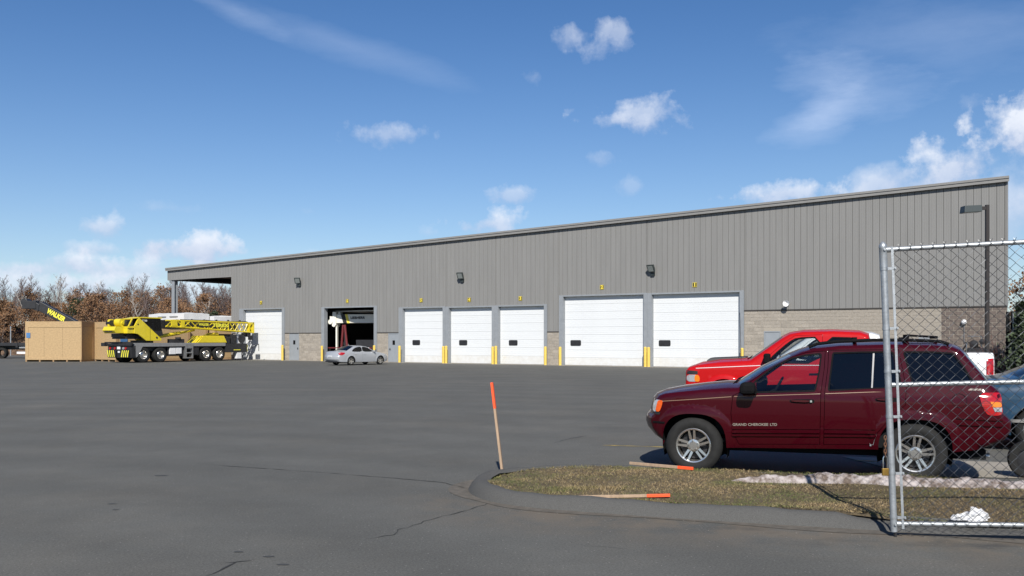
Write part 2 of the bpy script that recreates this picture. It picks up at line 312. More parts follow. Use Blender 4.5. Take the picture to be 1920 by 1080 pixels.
# ------------------------------------------------------------------ helpers: meshes
def link(o, parent=None):
    COL.objects.link(o)
    if parent is not None: o.parent = parent
    return o
class MB:
    def __init__(s): s.v = []; s.f = []
    def add(s, vs, fs):
        b = len(s.v); s.v.extend([tuple(p) for p in vs]); s.f.extend([tuple(i+b for i in q) for q in fs]); return s
    def bx(s, x0, x1, y0, y1, z0, z1, mtx=None):
        vs = [Vector(p) for p in ((x0,y0,z0),(x1,y0,z0),(x1,y1,z0),(x0,y1,z0),(x0,y0,z1),(x1,y0,z1),(x1,y1,z1),(x0,y1,z1))]
        if mtx: vs = [mtx @ p for p in vs]
        return s.add(vs, [(0,3,2,1),(4,5,6,7),(0,1,5,4),(1,2,6,5),(2,3,7,6),(3,0,4,7)])
    def cyl(s, p0, p1, r0, r1=None, n=10, cap=True):
        p0, p1 = Vector(p0), Vector(p1); r1 = r0 if r1 is None else r1
        ax = (p1-p0).normalized(); a = ax.orthogonal().normalized(); b = ax.cross(a)
        vs = []
        for p, r in ((p0, r0), (p1, r1)):
            for k in range(n):
                t = 2*math.pi*k/n; vs.append(p + a*math.cos(t)*r + b*math.sin(t)*r)
        fs = [(k, (k+1) % n, n+(k+1) % n, n+k) for k in range(n)]
        if cap: fs += [tuple(range(n-1, -1, -1)), tuple(range(n, 2*n))]
        return s.add(vs, fs)
    def tube(s, pts, r, n=8, cap=True, closed=False):
        pts = [Vector(p) for p in pts]; m = len(pts); vs = []; ref = None
        for i, p in enumerate(pts):
            q0 = pts[i-1] if (i > 0 or closed) else p; q1 = pts[(i+1) % m] if (i < m-1 or closed) else p
            ax = (q1-q0).normalized()
            a = ax.orthogonal().normalized() if ref is None else (ref - ax*ref.dot(ax)).normalized()
            ref = a; b = ax.cross(a); rr = r[i] if isinstance(r, (list, tuple)) else r
            for k in range(n):
                t = 2*math.pi*k/n; vs.append(p + a*math.cos(t)*rr + b*math.sin(t)*rr)
        fs = []
        for i in range(m if closed else m-1):
            j = (i+1) % m
            fs += [(i*n+k, i*n+(k+1) % n, j*n+(k+1) % n, j*n+k) for k in range(n)]
        if cap and not closed: fs += [tuple(range(n-1, -1, -1)), tuple(range((m-1)*n, m*n))]
        return s.add(vs, fs)
    def prism(s, poly, f, a, b):          # poly of (p,q), f(p,q,w)->xyz, extruded from w=a to w=b
        n = len(poly); vs = [f(p, q, a) for p, q in poly] + [f(p, q, b) for p, q in poly]
        fs = [tuple(range(n-1, -1, -1)), tuple(range(n, 2*n))] + [(k, (k+1) % n, n+(k+1) % n, n+k) for k in range(n)]
        return s.add(vs, fs)
    def xz(s, poly, y0, y1): return s.prism(poly, lambda p, q, w: (p, w, q), y0, y1)
    def xy(s, poly, z0, z1): return s.prism(poly, lambda p, q, w: (p, q, w), z0, z1)
    def revolve(s, prof, n=32, c=(0,0,0), axis='y', close=False):
        vs = []; m = len(prof)
        for k in range(n):
            t = 2*math.pi*k/n
            for r, a in prof:
                if axis == 'y': vs.append((c[0]+r*math.cos(t), c[1]+a, c[2]+r*math.sin(t)))
                elif axis == 'x': vs.append((c[0]+a, c[1]+r*math.cos(t), c[2]+r*math.sin(t)))
                else: vs.append((c[0]+r*math.cos(t), c[1]+r*math.sin(t), c[2]+a))
        fs = []
        for k in range(n):
            j = (k+1) % n
            for i in range(m-1): fs.append((k*m+i, k*m+i+1, j*m+i+1, j*m+i))
            if close: fs.append((k*m+m-1, k*m, j*m, j*m+m-1))
        return s.add(vs, fs)
    def mesh(s, name, mt, smooth=None, fix=True):
        me = bpy.data.meshes.new(name); me.from_pydata(s.v, [], s.f)
        if fix:
            bm = bmesh.new(); bm.from_mesh(me); bmesh.ops.recalc_face_normals(bm, faces=bm.faces); bm.to_mesh(me); bm.free()
        if mt: me.materials.append(mt)
        if smooth is not None:
            me.shade_smooth(); me.set_sharp_from_angle(angle=R(smooth))
        return me
    def build(s, name, mt, parent=None, smooth=None, bevel=None, fix=True):
        o = bpy.data.objects.new(name, s.mesh(name, mt, smooth, fix)); link(o, parent)
        if bevel:
            b = o.modifiers.new('bevel', 'BEVEL'); b.width = bevel; b.segments = 2; b.limit_method = 'ANGLE'; b.angle_limit = R(40)
        return o
def part(name, mt, parent, fn, **k):
    m = MB(); fn(m); return m.build(name, mt, parent, **k)
def tag(o, label=None, cat=None, group=None, kind=None):
    if label: o['label'] = label
    if cat: o['category'] = cat
    if group: o['group'] = group
    if kind: o['kind'] = kind
    return o
def thing(name, label, cat, loc=(0,0,0), rotz=0, group=None):
    o = bpy.data.objects.new(name, None); COL.objects.link(o); o.location = loc; o.rotation_euler = (0, 0, rotz)
    o.empty_display_size = .2
    return tag(o, label, cat, group)
def copy_tree(o, parent=None):
    c = o.copy(); COL.objects.link(c)
    if parent is not None: c.parent = parent
    for ch in list(o.children): copy_tree(ch, c)
    return c
def text_geo(s, size, bold=0.0, shear=0.0, width=None):
    cu = bpy.data.curves.new('t', 'FONT'); cu.body = s; cu.size = size; cu.offset = bold; cu.shear = shear; cu.align_x = 'CENTER'; cu.align_y = 'CENTER'
    cu.resolution_u = 3
    o = bpy.data.objects.new('t', cu); COL.objects.link(o)
    dg = bpy.context.evaluated_depsgraph_get(); me = bpy.data.meshes.new_from_object(o.evaluated_get(dg))
    vs = [v.co.copy() for v in me.vertices]; fs = [tuple(p.vertices) for p in me.polygons]
    bpy.data.objects.remove(o); bpy.data.curves.remove(cu); bpy.data.meshes.remove(me)
    if width and vs:
        x0 = min(v.x for v in vs); x1 = max(v.x for v in vs); k = width/(x1-x0)
        for v in vs: v.x = (v.x-(x0+x1)/2)*k
    return vs, fs
def text_obj(s, size, mt, parent, f, name='lettering', bold=0.0, shear=0.0, width=None):
    vs, fs = text_geo(s, size, bold, shear, width); m = MB(); m.add([f(v.x, v.y) for v in vs], fs)
    return m.build(name, mt, parent, fix=False)
def gat(px, py, z=0.0):               # where the sight line through a photo pixel meets the level z
    Y = 1750*(1.75-z)/(py-636); return Vector(((px-960)/1750*Y, Y, z))

# ------------------------------------------------------------------ ground, yard, far bank
part('ground', M['ground'], None, lambda m: m.add([(-2500,-800,-.06),(2500,-800,-.06),(2500,4500,-.06),(-2500,4500,-.06)], [(0,1,2,3)]))['kind'] = 'structure'
part('asphalt_yard', M['asphalt'], None, lambda m: m.add([(-120,-40,0),(60,-40,0),(60,104,0),(-120,104,0)], [(0,1,2,3)]))['kind'] = 'structure'

def hsh(x, y): return .5*math.sin(x*.37+1.3*math.sin(y*.21)) + .5*math.sin(y*.53+1.7*math.sin(x*.17))
def bank_z(x, y):
    t = max(0, min(1, (y-101)/15)); t = t*t*(3-2*t)
    return -.1 + t*(3.1+.35*hsh(x, y)) + (.15*hsh(x*4, y*4))*t
def bank(m):
    nx, ny = 90, 34
    for j in range(ny+1):
        for i in range(nx+1):
            x = -190+i*2.9; y = 100+j*3.2; m.v.append((x, y, bank_z(x, y)))
    for j in range(ny):
        for i in range(nx):
            a = j*(nx+1)+i; m.f.append((a, a+1, a+nx+2, a+nx+1))
part('embankment', M['litter'], None, bank, smooth=60)['kind'] = 'structure'

# ------------------------------------------------------------------ warehouse
X0, Y0 = -2.283, 66.58; CD, SD = .8354, .5496
def fs(px):
    t = (px-960)/1750; return (t*Y0-X0)/(CD+SD*t)
def fz(px, py): return 1.75-(py-636)/1750*(Y0-SD*fs(px))
BROT = math.atan2(-SD, CD)
wh = thing('warehouse', 'long grey metal sided warehouse with white overhead doors and block base', 'building', (X0, Y0, 0), BROT)
SL, SC, SR = fs(315), fs(435), fs(1888)
DEP = 27.0; INW = 3.6
zt0, zt1 = fz(315, 505), fz(1888, 335)
def ztop(s): return zt0 + (zt1-zt0)*(s-SL)/(SR-SL) + .07
zB = 2.28
zC = fz(1640, 577)                    # top of the tall block wall on the right
zE = fz(435, 517)                     # canopy beam underside
# openings: px left jamb outer, panel left, panel right, jamb right outer, head px y
OPEN = [('7', 449.5, 457.5, 529.5, 534.5, 578.0, 490), ('6', 603.6, 609, 702, 707.5, 574.5, 655), ('5', 748.5, 756, 831, 836, 575.3, 790), ('4', 836, 842.5, 923, 929, 574, 880),
        ('3', 929, 935, 1020.7, 1026.5, 571.5, 978), ('2', 1049, 1056.5, 1207.5, 1214.5, 551.5, 1130), ('1', 1214.5, 1222.5, 1387.5, 1395.5, 547, 1305)]
OP = []
for n, a, b, c, d, hy, hx in OPEN: OP.append((n, fs(a), fs(b), fs(c), fs(d), fz(hx, hy)))
DD = [('A', fs(543), fs(561), 2.28), ('B', fs(728.3), fs(748.0), 2.22), ('C', fs(1432.5), fs(1464), fz(1448, 621))]
def bottom_at(s):
    for n, a, b, c, d, h in OP:
        if a-1e-4 <= s <= d+1e-4: return h
    if s < SC: return zE
    return zC if s > OP[-1][4] else zB
# siding panels one by one
PW = .362; cuts = [SL, SC]
k = SL+PW
while k < SR-.05: cuts.append(k); k += PW
cuts.append(SR)
for n, a, b, c, d, h in OP: cuts += [a, d]
cuts = sorted(cuts); cc = [cuts[0]]
for q in cuts[1:]:
    if q-cc[-1] > .03: cc.append(q)
for i in range(len(cc)-1):
    a, b = cc[i]+.0055, cc[i+1]-.0055
    if b-a < .02: continue
    z0 = bottom_at((a+b)/2); w = b-a
    prof = [(a, .03), (a+.006, 0), (a+w*.30, 0), (a+w*.33, .006), (a+w*.36, 0), (a+w*.64, 0), (a+w*.67, .006), (a+w*.70, 0), (b-.006, 0), (b, .03)]
    m = MB(); j = random.uniform(-.003, .003)
    m.add([(x, y+j, z0) for x, y in prof]+[(x, y+j, ztop(x)) for x, y in prof], [(q, q+1, len(prof)+q+1, len(prof)+q) for q in range(len(prof)-1)])
    m.build('siding_panel', M['siding'], wh, fix=False)
# shell behind the siding
def wall_back(m):
    segs = sorted(set([SC]+[v for o in OP for v in (o[1], o[4])]+[SR]))
    for a, b in zip(segs[:-1], segs[1:]):
        mid = (a+b)/2; z0 = 0
        for o in OP:
            if o[1] <= mid <= o[4]: z0 = o[5]
        m.add([(a, .055, z0), (b, .055, z0), (b, .055, ztop(b)-.02), (a, .055, ztop(a)-.02), (a, .22, z0), (b, .22, z0), (b, .22, ztop(b)-.02), (a, .22, ztop(a)-.02)],
              [(0,1,2,3), (7,6,5,4), (0,4,5,1), (1,5,6,2), (2,6,7,3), (3,7,4,0)])
part('wall', M['backing'], wh, wall_back)
def walls2(m):
    m.bx(SC, SC+.2, .23, DEP, 0, ztop(SC)-.25); m.bx(SC, SR-INW, DEP, DEP+.2, 0, 8.6); m.xy([(SR-.22, .23), (SR-.02, .23), (SR-.02-INW, DEP), (SR-.22-INW, DEP)], 0, ztop(SR-INW)-.25)
part('wall', M['siding'], wh, walls2)
def roof(m):
    m.add([(SL-.1, -.16, ztop(SL-.1)), (SR+.1, -.16, ztop(SR+.1)), (SR+.1-INW, DEP+.3, ztop(SR+.1-INW)), (SL-.1, DEP+.3, ztop(SL-.1)),
           (SL-.1, -.16, ztop(SL-.1)-.10), (SR+.1, -.16, ztop(SR+.1)-.10), (SR+.1-INW, DEP+.3, ztop(SR+.1-INW)-.10), (SL-.1, DEP+.3, ztop(SL-.1)-.10)],
          [(0,1,2,3), (7,6,5,4), (0,4,5,1), (1,5,6,2), (2,6,7,3), (3,7,4,0)])
rf = part('roof', M['trim'], wh, roof)
def eave(m):
    a, b = SL-.12, SR+.12
    for y0, y1, d0, d1 in ((-.20, -.162, -.24, .03), (-.24, -.202, -.075, .045)):
        m.add([(a, y0, ztop(a)+d0), (b, y0, ztop(b)+d0), (b, y0, ztop(b)+d1), (a, y0, ztop(a)+d1), (a, y1, ztop(a)+d0), (b, y1, ztop(b)+d0), (b, y1, ztop(b)+d1), (a, y1, ztop(a)+d1)],
              [(0,1,2,3), (7,6,5,4), (0,4,5,1), (1,5,6,2), (2,6,7,3), (3,7,4,0)])
part('fascia', M['trim'], rf, eave)
part('corner_trim', M['trim'], wh, lambda m: m.bx(SR-.03, SR+.04, -.03, .2, zC, ztop(SR)-.11))
part('corner_trim', M['trim'], wh, lambda m: m.bx(SC-.06, SC+.03, -.025, .2, 0, zE))
part('canopy_beam', M['satin'], wh, lambda m: (m.bx(SL+.02, SC-.02, .06, .3, zE+.02, zE+.6), m.bx(SL+.05, SC, .3, DEP, zE+.35, zE+.45), m.bx(SL+.02, SL+.25, .31, DEP, zE+.02, zE+.34)))
part('canopy_beam', M['trim'], wh, lambda m: (m.bx(SL, SC-.06, -.02, .05, zE-.10, zE-.003), m.bx(SL-.05, SL-.003, -.02, DEP, zE-.1, ztop(SL)-.12)))
part('canopy_column', M['jamb'], wh, lambda m: (m.bx(SL+.38, SL+.78, .10, .16, 0, zE-.105), m.bx(SL+.38, SL+.78, .42, .48, 0, zE-.105), m.bx(SL+.55, SL+.61, .161, .419, 0, zE-.105), m.bx(SL+.28, SL+.9, .03, .55, 0, .03)))
part('canopy_column', M['jamb'], wh, lambda m: m.bx(SL+.38, SL+.78, DEP-.5, DEP-.2, 0, zE))
# flashing between block and siding, jambs, heads
for a, b in [(SC+.04, OP[0][1]), (OP[0][4], OP[1][1]), (OP[1][4], OP[2][1]), (OP[4][4], OP[5][1])]: part('flashing', M['flash'], wh, lambda m: m.bx(a+.004, b-.004, -.05, .03, zB-.055, zB-.005))
part('flashing', M['flash'], wh, lambda m: m.bx(OP[6][4]+.004, SR+.03, -.06, .03, zC-.065, zC-.005))
REC = .20
for n, a, b, c, d, h in OP:
    part('door_jamb', M['jamb'], wh, lambda m: (m.bx(a+.003, b, -.075, REC+.1, 0, h-.003)))
    part('door_jamb', M['jamb'], wh, lambda m: (m.bx(c, d-.003, -.075, REC+.1, 0, h-.003)))
    part('door_head', M['jamb'], wh, lambda m: (m.bx(b+.003, c-.003, -.06, REC+.1, h-.10, h-.003)))
# overhead doors
for n, a, b, c, d, h in OP:
    if n == '6':
        part('rolled_door', M['door'], wh, lambda m: m.bx(b+.05, c-.05, 1.2, 4.5, h-.35, h-.28)); continue
    od = part('overhead_door', M['door'], wh, lambda m: (m.bx(b+.002, c-.002, REC+.036, REC+.09, .03, h-.102)))
    nsec = round((h-.1)/.54); sh = (h-.10-.02)/nsec
    base = None
    def sect(m):
        pr = [(REC+.034, 0), (REC+.012, .003)]
        for g in (.25, .5, .75): pr += [(REC+.012, sh*g-.012), (REC+.0165, sh*g-.006), (REC+.0165, sh*g+.004), (REC+.012, sh*g+.008)]
        pr += [(REC+.012, sh-.008), (REC+.034, sh-.004)]
        k = len(pr); m.add([(b+.004, y, z) for y, z in pr]+[(c-.004, y, z) for y, z in pr], [(q, k+q, k+q+1, q+1) for q in range(k-1)])
    mm = MB(); sect(mm); me = mm.mesh('door_section', M['door'], fix=False)
    md = me.copy(); md.materials[0] = M['doord']
    for i in range(nsec):
        o = bpy.data.objects.new('door_section', md if i == 0 else me); link(o, od); o.location = (0, random.uniform(-.002, .002), .02+i*sh)
    if n != '7':
        wx = b + (c-b)*(.29 if n != '1' and n != '2' else (.14 if n == '2' else .135)); wz = 1.5
        ww = .36 if n not in '12' else .40
        def ring(m, W, H, r, y0, y1):
            pts = []
            for cx, cz, t0 in ((W-r, H-r, 0), (-W+r, H-r, 90), (-W+r, -H+r, 180), (W-r, -H+r, 270)):
                for q in range(5): t = R(t0+q*22.5); pts.append((wx+cx+r*math.cos(t), wz+cz+r*math.sin(t)))
            m.xz(pts, y0, y1)
        w = part('door_window', M['gasket'], od, lambda m: ring(m, ww, .19, .08, REC-.012, REC+.03))
        mm = MB(); ring(mm, ww-.05, .14, .05, REC-.016, REC-.0125)
        mm.build('door_window', M['satin'], od)
# pedestrian doors
for n, a, b, h in DD:
    fr = part('door_frame', M['pdoor'], wh, lambda m: (m.bx(a, a+.06, -.03, .05, 0, h), m.bx(b-.06, b, -.03, .05, 0, h), m.bx(a+.062, b-.062, -.03, .05, h-.06, h)))
    dr = part('steel_door', M['pdoor'], wh, lambda m: m.bx(a+.065, b-.065, -.006, .045, .02, h-.065))
    wx = a+(b-a)*(.50 if n != 'B' else .52)
    if n != 'C': part('door_window', M['black'], dr, lambda m: m.bx(wx-.12, wx+.12, -.016, -.0065, 1.32, 1.66))
    hx = b-.16 if n == 'A' else a+.16
    part('handle', M['black'], dr, lambda m: (m.cyl((hx, -.006, .98), (hx, -.06, .98), .018, n=8), m.bx(hx-.015, hx+.10, -.075, -.055, .965, .995), m.bx(hx-.03, hx+.03, -.012, -.0065, .9, 1.08)), smooth=40)
# block wall: mortar bed plus blocks, the nearest 300 singly
bed = []
for a, b in ((SC+.03, OP[0][1]), (OP[0][4], DD[0][1]), (DD[0][2], OP[1][1]), (OP[1][4], DD[1][1]), (OP[4][4], OP[5][1])): bed.append((a, b, zB-.06))
BSPLIT = fs(1765)
bed += [(OP[6][4], DD[2][1], zC-.07), (DD[2][2], BSPLIT, zC-.07), (BSPLIT, SR, zC-.07)]
for a, b, zt in bed: part('mortar_bed', M['mortar'], wh, lambda m: m.bx(a+.002, b-.002, -.008, .05, 0, zt))
part('mortar_bed', M['mortar'], wh, lambda m: m.bx(DD[2][1]+.002, DD[2][2]-.002, -.008, .05, DD[2][3]+.004, zC-.07))
BW, BH = .406, .203; blocks = []
for bi, (a, b, zt) in enumerate(bed + [(DD[2][1], DD[2][2], zC-.07)]):
    nr = int(zt/BH+.5); bh = zt/nr
    for r in range(nr):
        if bi == len(bed) and r*bh < DD[2][3]+.01: continue
        x = a - (BW/2 if r % 2 else 0)
        while x < b-.02:
            q0, q1 = max(x, a), min(x+BW, b)
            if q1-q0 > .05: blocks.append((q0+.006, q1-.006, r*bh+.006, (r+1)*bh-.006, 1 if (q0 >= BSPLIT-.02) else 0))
            x += BW
blocks.sort(key=lambda t: -(t[0] + (t[2])*2.2 - (0 if t[4] == 0 else 6)))
def blk(m, q, y):
    x0, x1, z0, z1, _ = q; e = .008
    m.add([(x0, 0, z0), (x1, 0, z0), (x1, 0, z1), (x0, 0, z1), (x0+e, y, z0+e), (x1-e, y, z0+e), (x1-e, y, z1-e), (x0+e, y, z1-e)],
          [(4,5,6,7), (0,1,5,4), (1,2,6,5), (2,3,7,6), (3,0,4,7)])
for q in blocks[:300]:
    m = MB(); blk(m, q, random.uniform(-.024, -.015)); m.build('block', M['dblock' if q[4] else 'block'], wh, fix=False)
for kind in (0, 1):
    m = MB()
    for q in blocks[300:]:
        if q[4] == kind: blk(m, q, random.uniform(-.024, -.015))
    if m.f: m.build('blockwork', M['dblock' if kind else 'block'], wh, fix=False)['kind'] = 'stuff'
part('floor', M['concrete'], wh, lambda m: m.xy([(SC+.2, .23), (SR-.25, .23), (SR-.25-INW, DEP-.1), (SC+.2, DEP-.1)], -.04, .012))
def w2(s, y, z=0.0):                 # warehouse coordinates to world
    return Vector((X0+CD*s+SD*y, Y0-SD*s+CD*y, z))
ap = part('concrete_apron', M['concrete'], None, lambda m: m.add([w2(SL-2, -1.15, .006), w2(SR-.5, -1.15, .006), w2(SR-.5, .05, .006), w2(SL-2, .05, .006)], [(0,1,2,3)])); ap['kind'] = 'structure'

# bollards
BOL = [(529.5, 'yellow steel bollard between the crane front door and a grey steel door'), (603.7, 'yellow steel bollard at the left jamb of the open bay 6'), (701.6, 'yellow steel bollard at the right jamb of open bay 6, behind the silver car'),
       (749, 'yellow steel bollard between the grey steel door and white door 5'), (831.1, 'left bollard of the yellow pair nearest the grey steel door'), (836.4, 'right bollard of the yellow pair nearest the grey steel door'),
       (923.8, 'left bollard of the middle yellow pair along the wall'), (929.6, 'right bollard of the middle yellow pair along the wall'), (1022.5, 'lone yellow bollard left of the short block strip between small and wide doors'),
       (1050.1, 'lone yellow bollard right of the short block strip between small and wide doors'), (1209.7, 'left bollard of the yellow pair between the two wide doors'), (1216, 'right bollard of the yellow pair between the two wide doors'),
       (1391.3, 'yellow bollard standing just beyond the red pickup hood')]
for px, lab in BOL:
    s0 = fs(px); y = -.42; t = (px-960)/1750
    # shift along the wall so that it stands in front of its jamb as seen
    s0 += ((t*SD*0 + 0) if False else 0)
    ss = (t*(Y0+CD*y)-(X0+SD*y))/(CD+SD*t)
    h = random.uniform(1.17, 1.23)
    m = MB(); m.cyl((0,0,0), (0,0,h), .098, n=14)
    m.revolve([(.098, h), (.085, h+.03), (.05, h+.05), (.001, h+.058)], 14, axis='z')
    o = m.build('bollard', M['yellow'], None, smooth=40); o.location = w2(ss, y, 0); tag(o, lab, 'bollard', 'yellow bollards guarding the bay doors')
# number plates
for n, px, py, where in (('7', 489.8, 567.5, 'white door behind the crane boom tip'), ('6', 651.6, 564.5, 'open bay with the silver car'), ('5', 790, 563, 'white door next to a grey steel door'), ('4', 880, 562, 'middle one of three small white doors'), ('3', 976, 559.5, 'rightmost of three small white doors'), ('2', 1129, 538.5, 'left wide white door'), ('1', 1303, 534, 'wide white door beyond the red hood')):
    th = thing('number_sign', 'black and yellow sign reading %s above the %s' % (n, where), 'sign', w2(fs(px), -.012, fz(px, py)), BROT, 'bay number signs')
    part('plate', M['signplate'], th, lambda m: m.bx(-.17, .17, -.02, .004, -.17, .17)); th.scale = (.82, 1, .82)
    part('border', M['signyel'], th, lambda m: (m.bx(-.17, .17, -.026, -.0205, .15, .17), m.bx(-.17, .17, -.026, -.0205, -.17, -.15), m.bx(-.17, -.15, -.026, -.0205, -.149, .149), m.bx(.15, .17, -.026, -.0205, -.149, .149)))
    text_obj(n, .36, M['signyel'], th, lambda x, y: (x, -.025, y), bold=.022)
# floodlights
for px, py, an, lab in ((563, 527, 28, 'black floodlight on the siding between doors 7 and 6'), (868, 518, 8, 'black floodlight on the siding above doors 5 and 4'), (1225, 504.5, -8, 'black floodlight on the siding above wide doors 2 and 1')):
    th = thing('floodlight', lab, 'floodlight', w2(fs(px), -.01, fz(px, py)), BROT, 'wall floodlights')
    part('wall_box', M['lampgrey'], th, lambda m: m.bx(-.13, .13, -.14, .0, -.42, -.2), bevel=.015)
    part('bracket', M['lampgrey'], th, lambda m: (m.cyl((0, -.1, -.22), (0, -.25, -.12), .035, n=8)))
    mt = Matrix.Translation((0, -.27, .06)) @ Euler((R(28), R(0), R(an))).to_matrix().to_4x4()
    def head(m):
        fr = [(-.24, -.25), (.24, -.25), (.24, .25), (-.24, .25)]; bk = [(-.15, -.16), (.15, -.16), (.15, .16), (-.15, .16)]
        vs = [mt @ Vector((x, -.13, z)) for x, z in fr]+[mt @ Vector((x, -.06, z)) for x, z in fr]+[mt @ Vector((x, .14, z)) for x, z in bk]
        m.add(vs, [(0,1,2,3), (0,4,5,1), (1,5,6,2), (2,6,7,3), (3,7,4,0), (4,8,9,5), (5,9,10,6), (6,10,11,7), (7,11,8,4), (11,10,9,8)])
    hd = part('lamp_head', M['lampgrey'], th, head)
    mm = MB(); mm.bx(-.18, .18, -.138, -.1305, -.19, .19, mt); mm.build('lens', M['lens'], hd)
th = thing('horn_speaker', 'small white horn loudspeaker at the bottom of the siding right of door 1', 'speaker', w2(fs(1478), -.02, fz(1478, 569)), BROT)
part('bracket', M['satin'], th, lambda m: (m.bx(-.06, .06, -.1, 0, -.08, .08)))
part('horn', M['whiteline'], th, lambda m: m.revolve([(.05, -.1), (.07, -.2), (.11, -.32), (.19, -.42), (.18, -.40), (.09, -.3), (.001, -.25)], 18), smooth=50)
# meter box and pipework on the dark block
th = thing('gas_meter', 'gas meter with grey regulator and pipework against the dark block wall', 'meter', w2(fs(1836), -.35, 0), BROT)
part('pipe', M['alu'], th, lambda m: (m.tube([(-.55, .25, 1.55), (-.55, -.02, 1.55), (-.55, -.02, 1.0), (.75, -.02, 1.0), (.75, -.02, .1)], .045, 8), m.tube([(-.5, -.02, 1.9), (.15, -.02, 1.9), (.15, -.02, 1.0)], .03, 8)), smooth=50)
part('regulator', M['satin'], th, lambda m: (m.revolve([(.001, -.12), (.17, -.1), (.21, -.02), (.17, .06), (.001, .08)], 16, (-.2, -.1, 1.5)), m.revolve([(.001, -.12), (.13, -.1), (.15, -.02), (.1, .06), (.001, .08)], 14, (.2, -.1, 1.62)), m.bx(-.45, .45, -.14, .12, 1.08, 1.3)), smooth=50)
th = thing('wall_lamp', 'small white round lamp on the dark block wall', 'lamp', w2(fs(1808), -.02, fz(1808, 604)), BROT)
part('globe', M['whiteline'], th, lambda m: m.revolve([(.001, -.22), (.1, -.2), (.14, -.1), (.1, 0), (.001, 0.01)], 14), smooth=60)
part('conduit', M['alu'], th, lambda m: m.cyl((0, -.03, -.1), (0, -.03, -1.1), .015, n=6))
th = thing('electrical_box', 'grey electrical cabinet on the block wall behind the maroon roof rack', 'electrical box', w2(fs(1734), -.04, .75), BROT)
part('cabinet', M['jamb'], th, lambda m: m.bx(-.28, .28, -.2, 0, 0, 1.1), bevel=.01)
part('cabinet_side', M['satin'], th, lambda m: m.bx(-.42, -.29, -.16, 0, .05, 1.0))

# ------------------------------------------------------------------ crane parked in bay 6 and red machine
def w2o(name, label, cat, s, y, z=0, rot=0): return thing(name, label, cat, w2(s, y, z), BROT+rot)
s6a, s6b = OP[1][2], OP[1][3]
bm = w2o('crane_boom_truck', 'white telescopic crane boom with black and yellow bands inside the open bay', 'crane', s6a, .40, -.30, R(15))
part('boom', M['cream'], bm, lambda m: m.bx(.35, 9.5, .2, .75, 3.35, 4.05), bevel=.02)
part('boom_band', M['blackprint'], bm, lambda m: m.xz([(1.02, 4.06), (1.38, 4.06), (1.58, 3.34), (1.24, 3.34)], .185, .76))
part('boom_band', M['signyel'], bm, lambda m: m.xz([(1.40, 4.06), (1.62, 4.06), (1.82, 3.34), (1.60, 3.34)], .185, .76), )
part('boom_head', M['cream'], bm, lambda m: (m.bx(.02, .35, .18, .8, 3.4, 3.9), m.bx(.3, .62, .12, .84, 3.2, 4.25), m.bx(.72, .92, .3, .7, 4.06, 4.25), m.cyl((.1, .1, 3.45), (.1, .85, 3.45), .2, n=14), m.cyl((.42, .1, 3.2), (.42, .85, 3.2), .16, n=14)), bevel=.015)
text_obj('LIEBHERR', .27, M['blackprint'], bm, lambda x, y: (2.55+x, .19, 3.76+y), bold=.012, width=1.3)
part('carrier_post', M['cream'], bm, lambda m: (m.bx(.5, .62, .3, .5, .3, 3.2), m.bx(1.5, 9, .6, 2.2, .6, 1.0)))
part('carrier', M['satin'], bm, lambda m: (m.bx(2.5, 9.5, .0, 2.4, 1.0, 2.0),))
for u in (3.2, 4.7, 7.6): part('wheel', M['rubber'], bm, lambda m: m.revolve([(.3, -.25), (.5, -.25), (.52, -.15), (.52, .15), (.5, .25), (.3, .25)], 20, (u, .25, .53), close=True), smooth=40)
rm = w2o('service_ladder', 'red a-frame service lift standing inside the open bay', 'machine', s6a+1.05, .75)
part('mast', M['redpaint'], rm, lambda m: (m.cyl((.0, 0, .6), (.25, 0, 2.9), .09, n=8), m.cyl((.75, 0, .6), (.42, 0, 2.9), .09, n=8), m.bx(.2, .48, -.07, .07, 2.75, 2.9)), smooth=40)
part('frame', M['satin'], rm, lambda m: (m.cyl((.37, .12, .7), (.37, .12, 2.7), .11, n=8), m.cyl((-.35, .1, .55), (.3, .1, 1.6), .05, n=6), m.cyl((1.2, .1, .55), (.5, .1, 1.6), .05, n=6), m.bx(-.5, 1.3, -.15, .3, .4, .62)))
bar = part('barrier', M['redpaint'], rm, lambda m: m.bx(-1.1, 3.6, -.35, -.29, 1.02, 1.10))
for k in range(5): part('white_band', M['whiteline'], bar, lambda m: m.bx(.9+k*.55, 1.12+k*.55, -.357, -.285, 1.015, 1.105))
part('base', M['satin'], rm, lambda m: (m.bx(-.6, 1.4, -.3, .5, 0, .12), m.bx(-.5, -.4, -.1, .0, .1, .45), m.bx(1.2, 1.3, -.1, .0, .1, .45), m.cyl((-.9, -.32, .0), (-.9, -.32, 1.02), .03, n=6), m.cyl((3.5, -.32, .0), (3.5, -.32, 1.02), .03, n=6)))

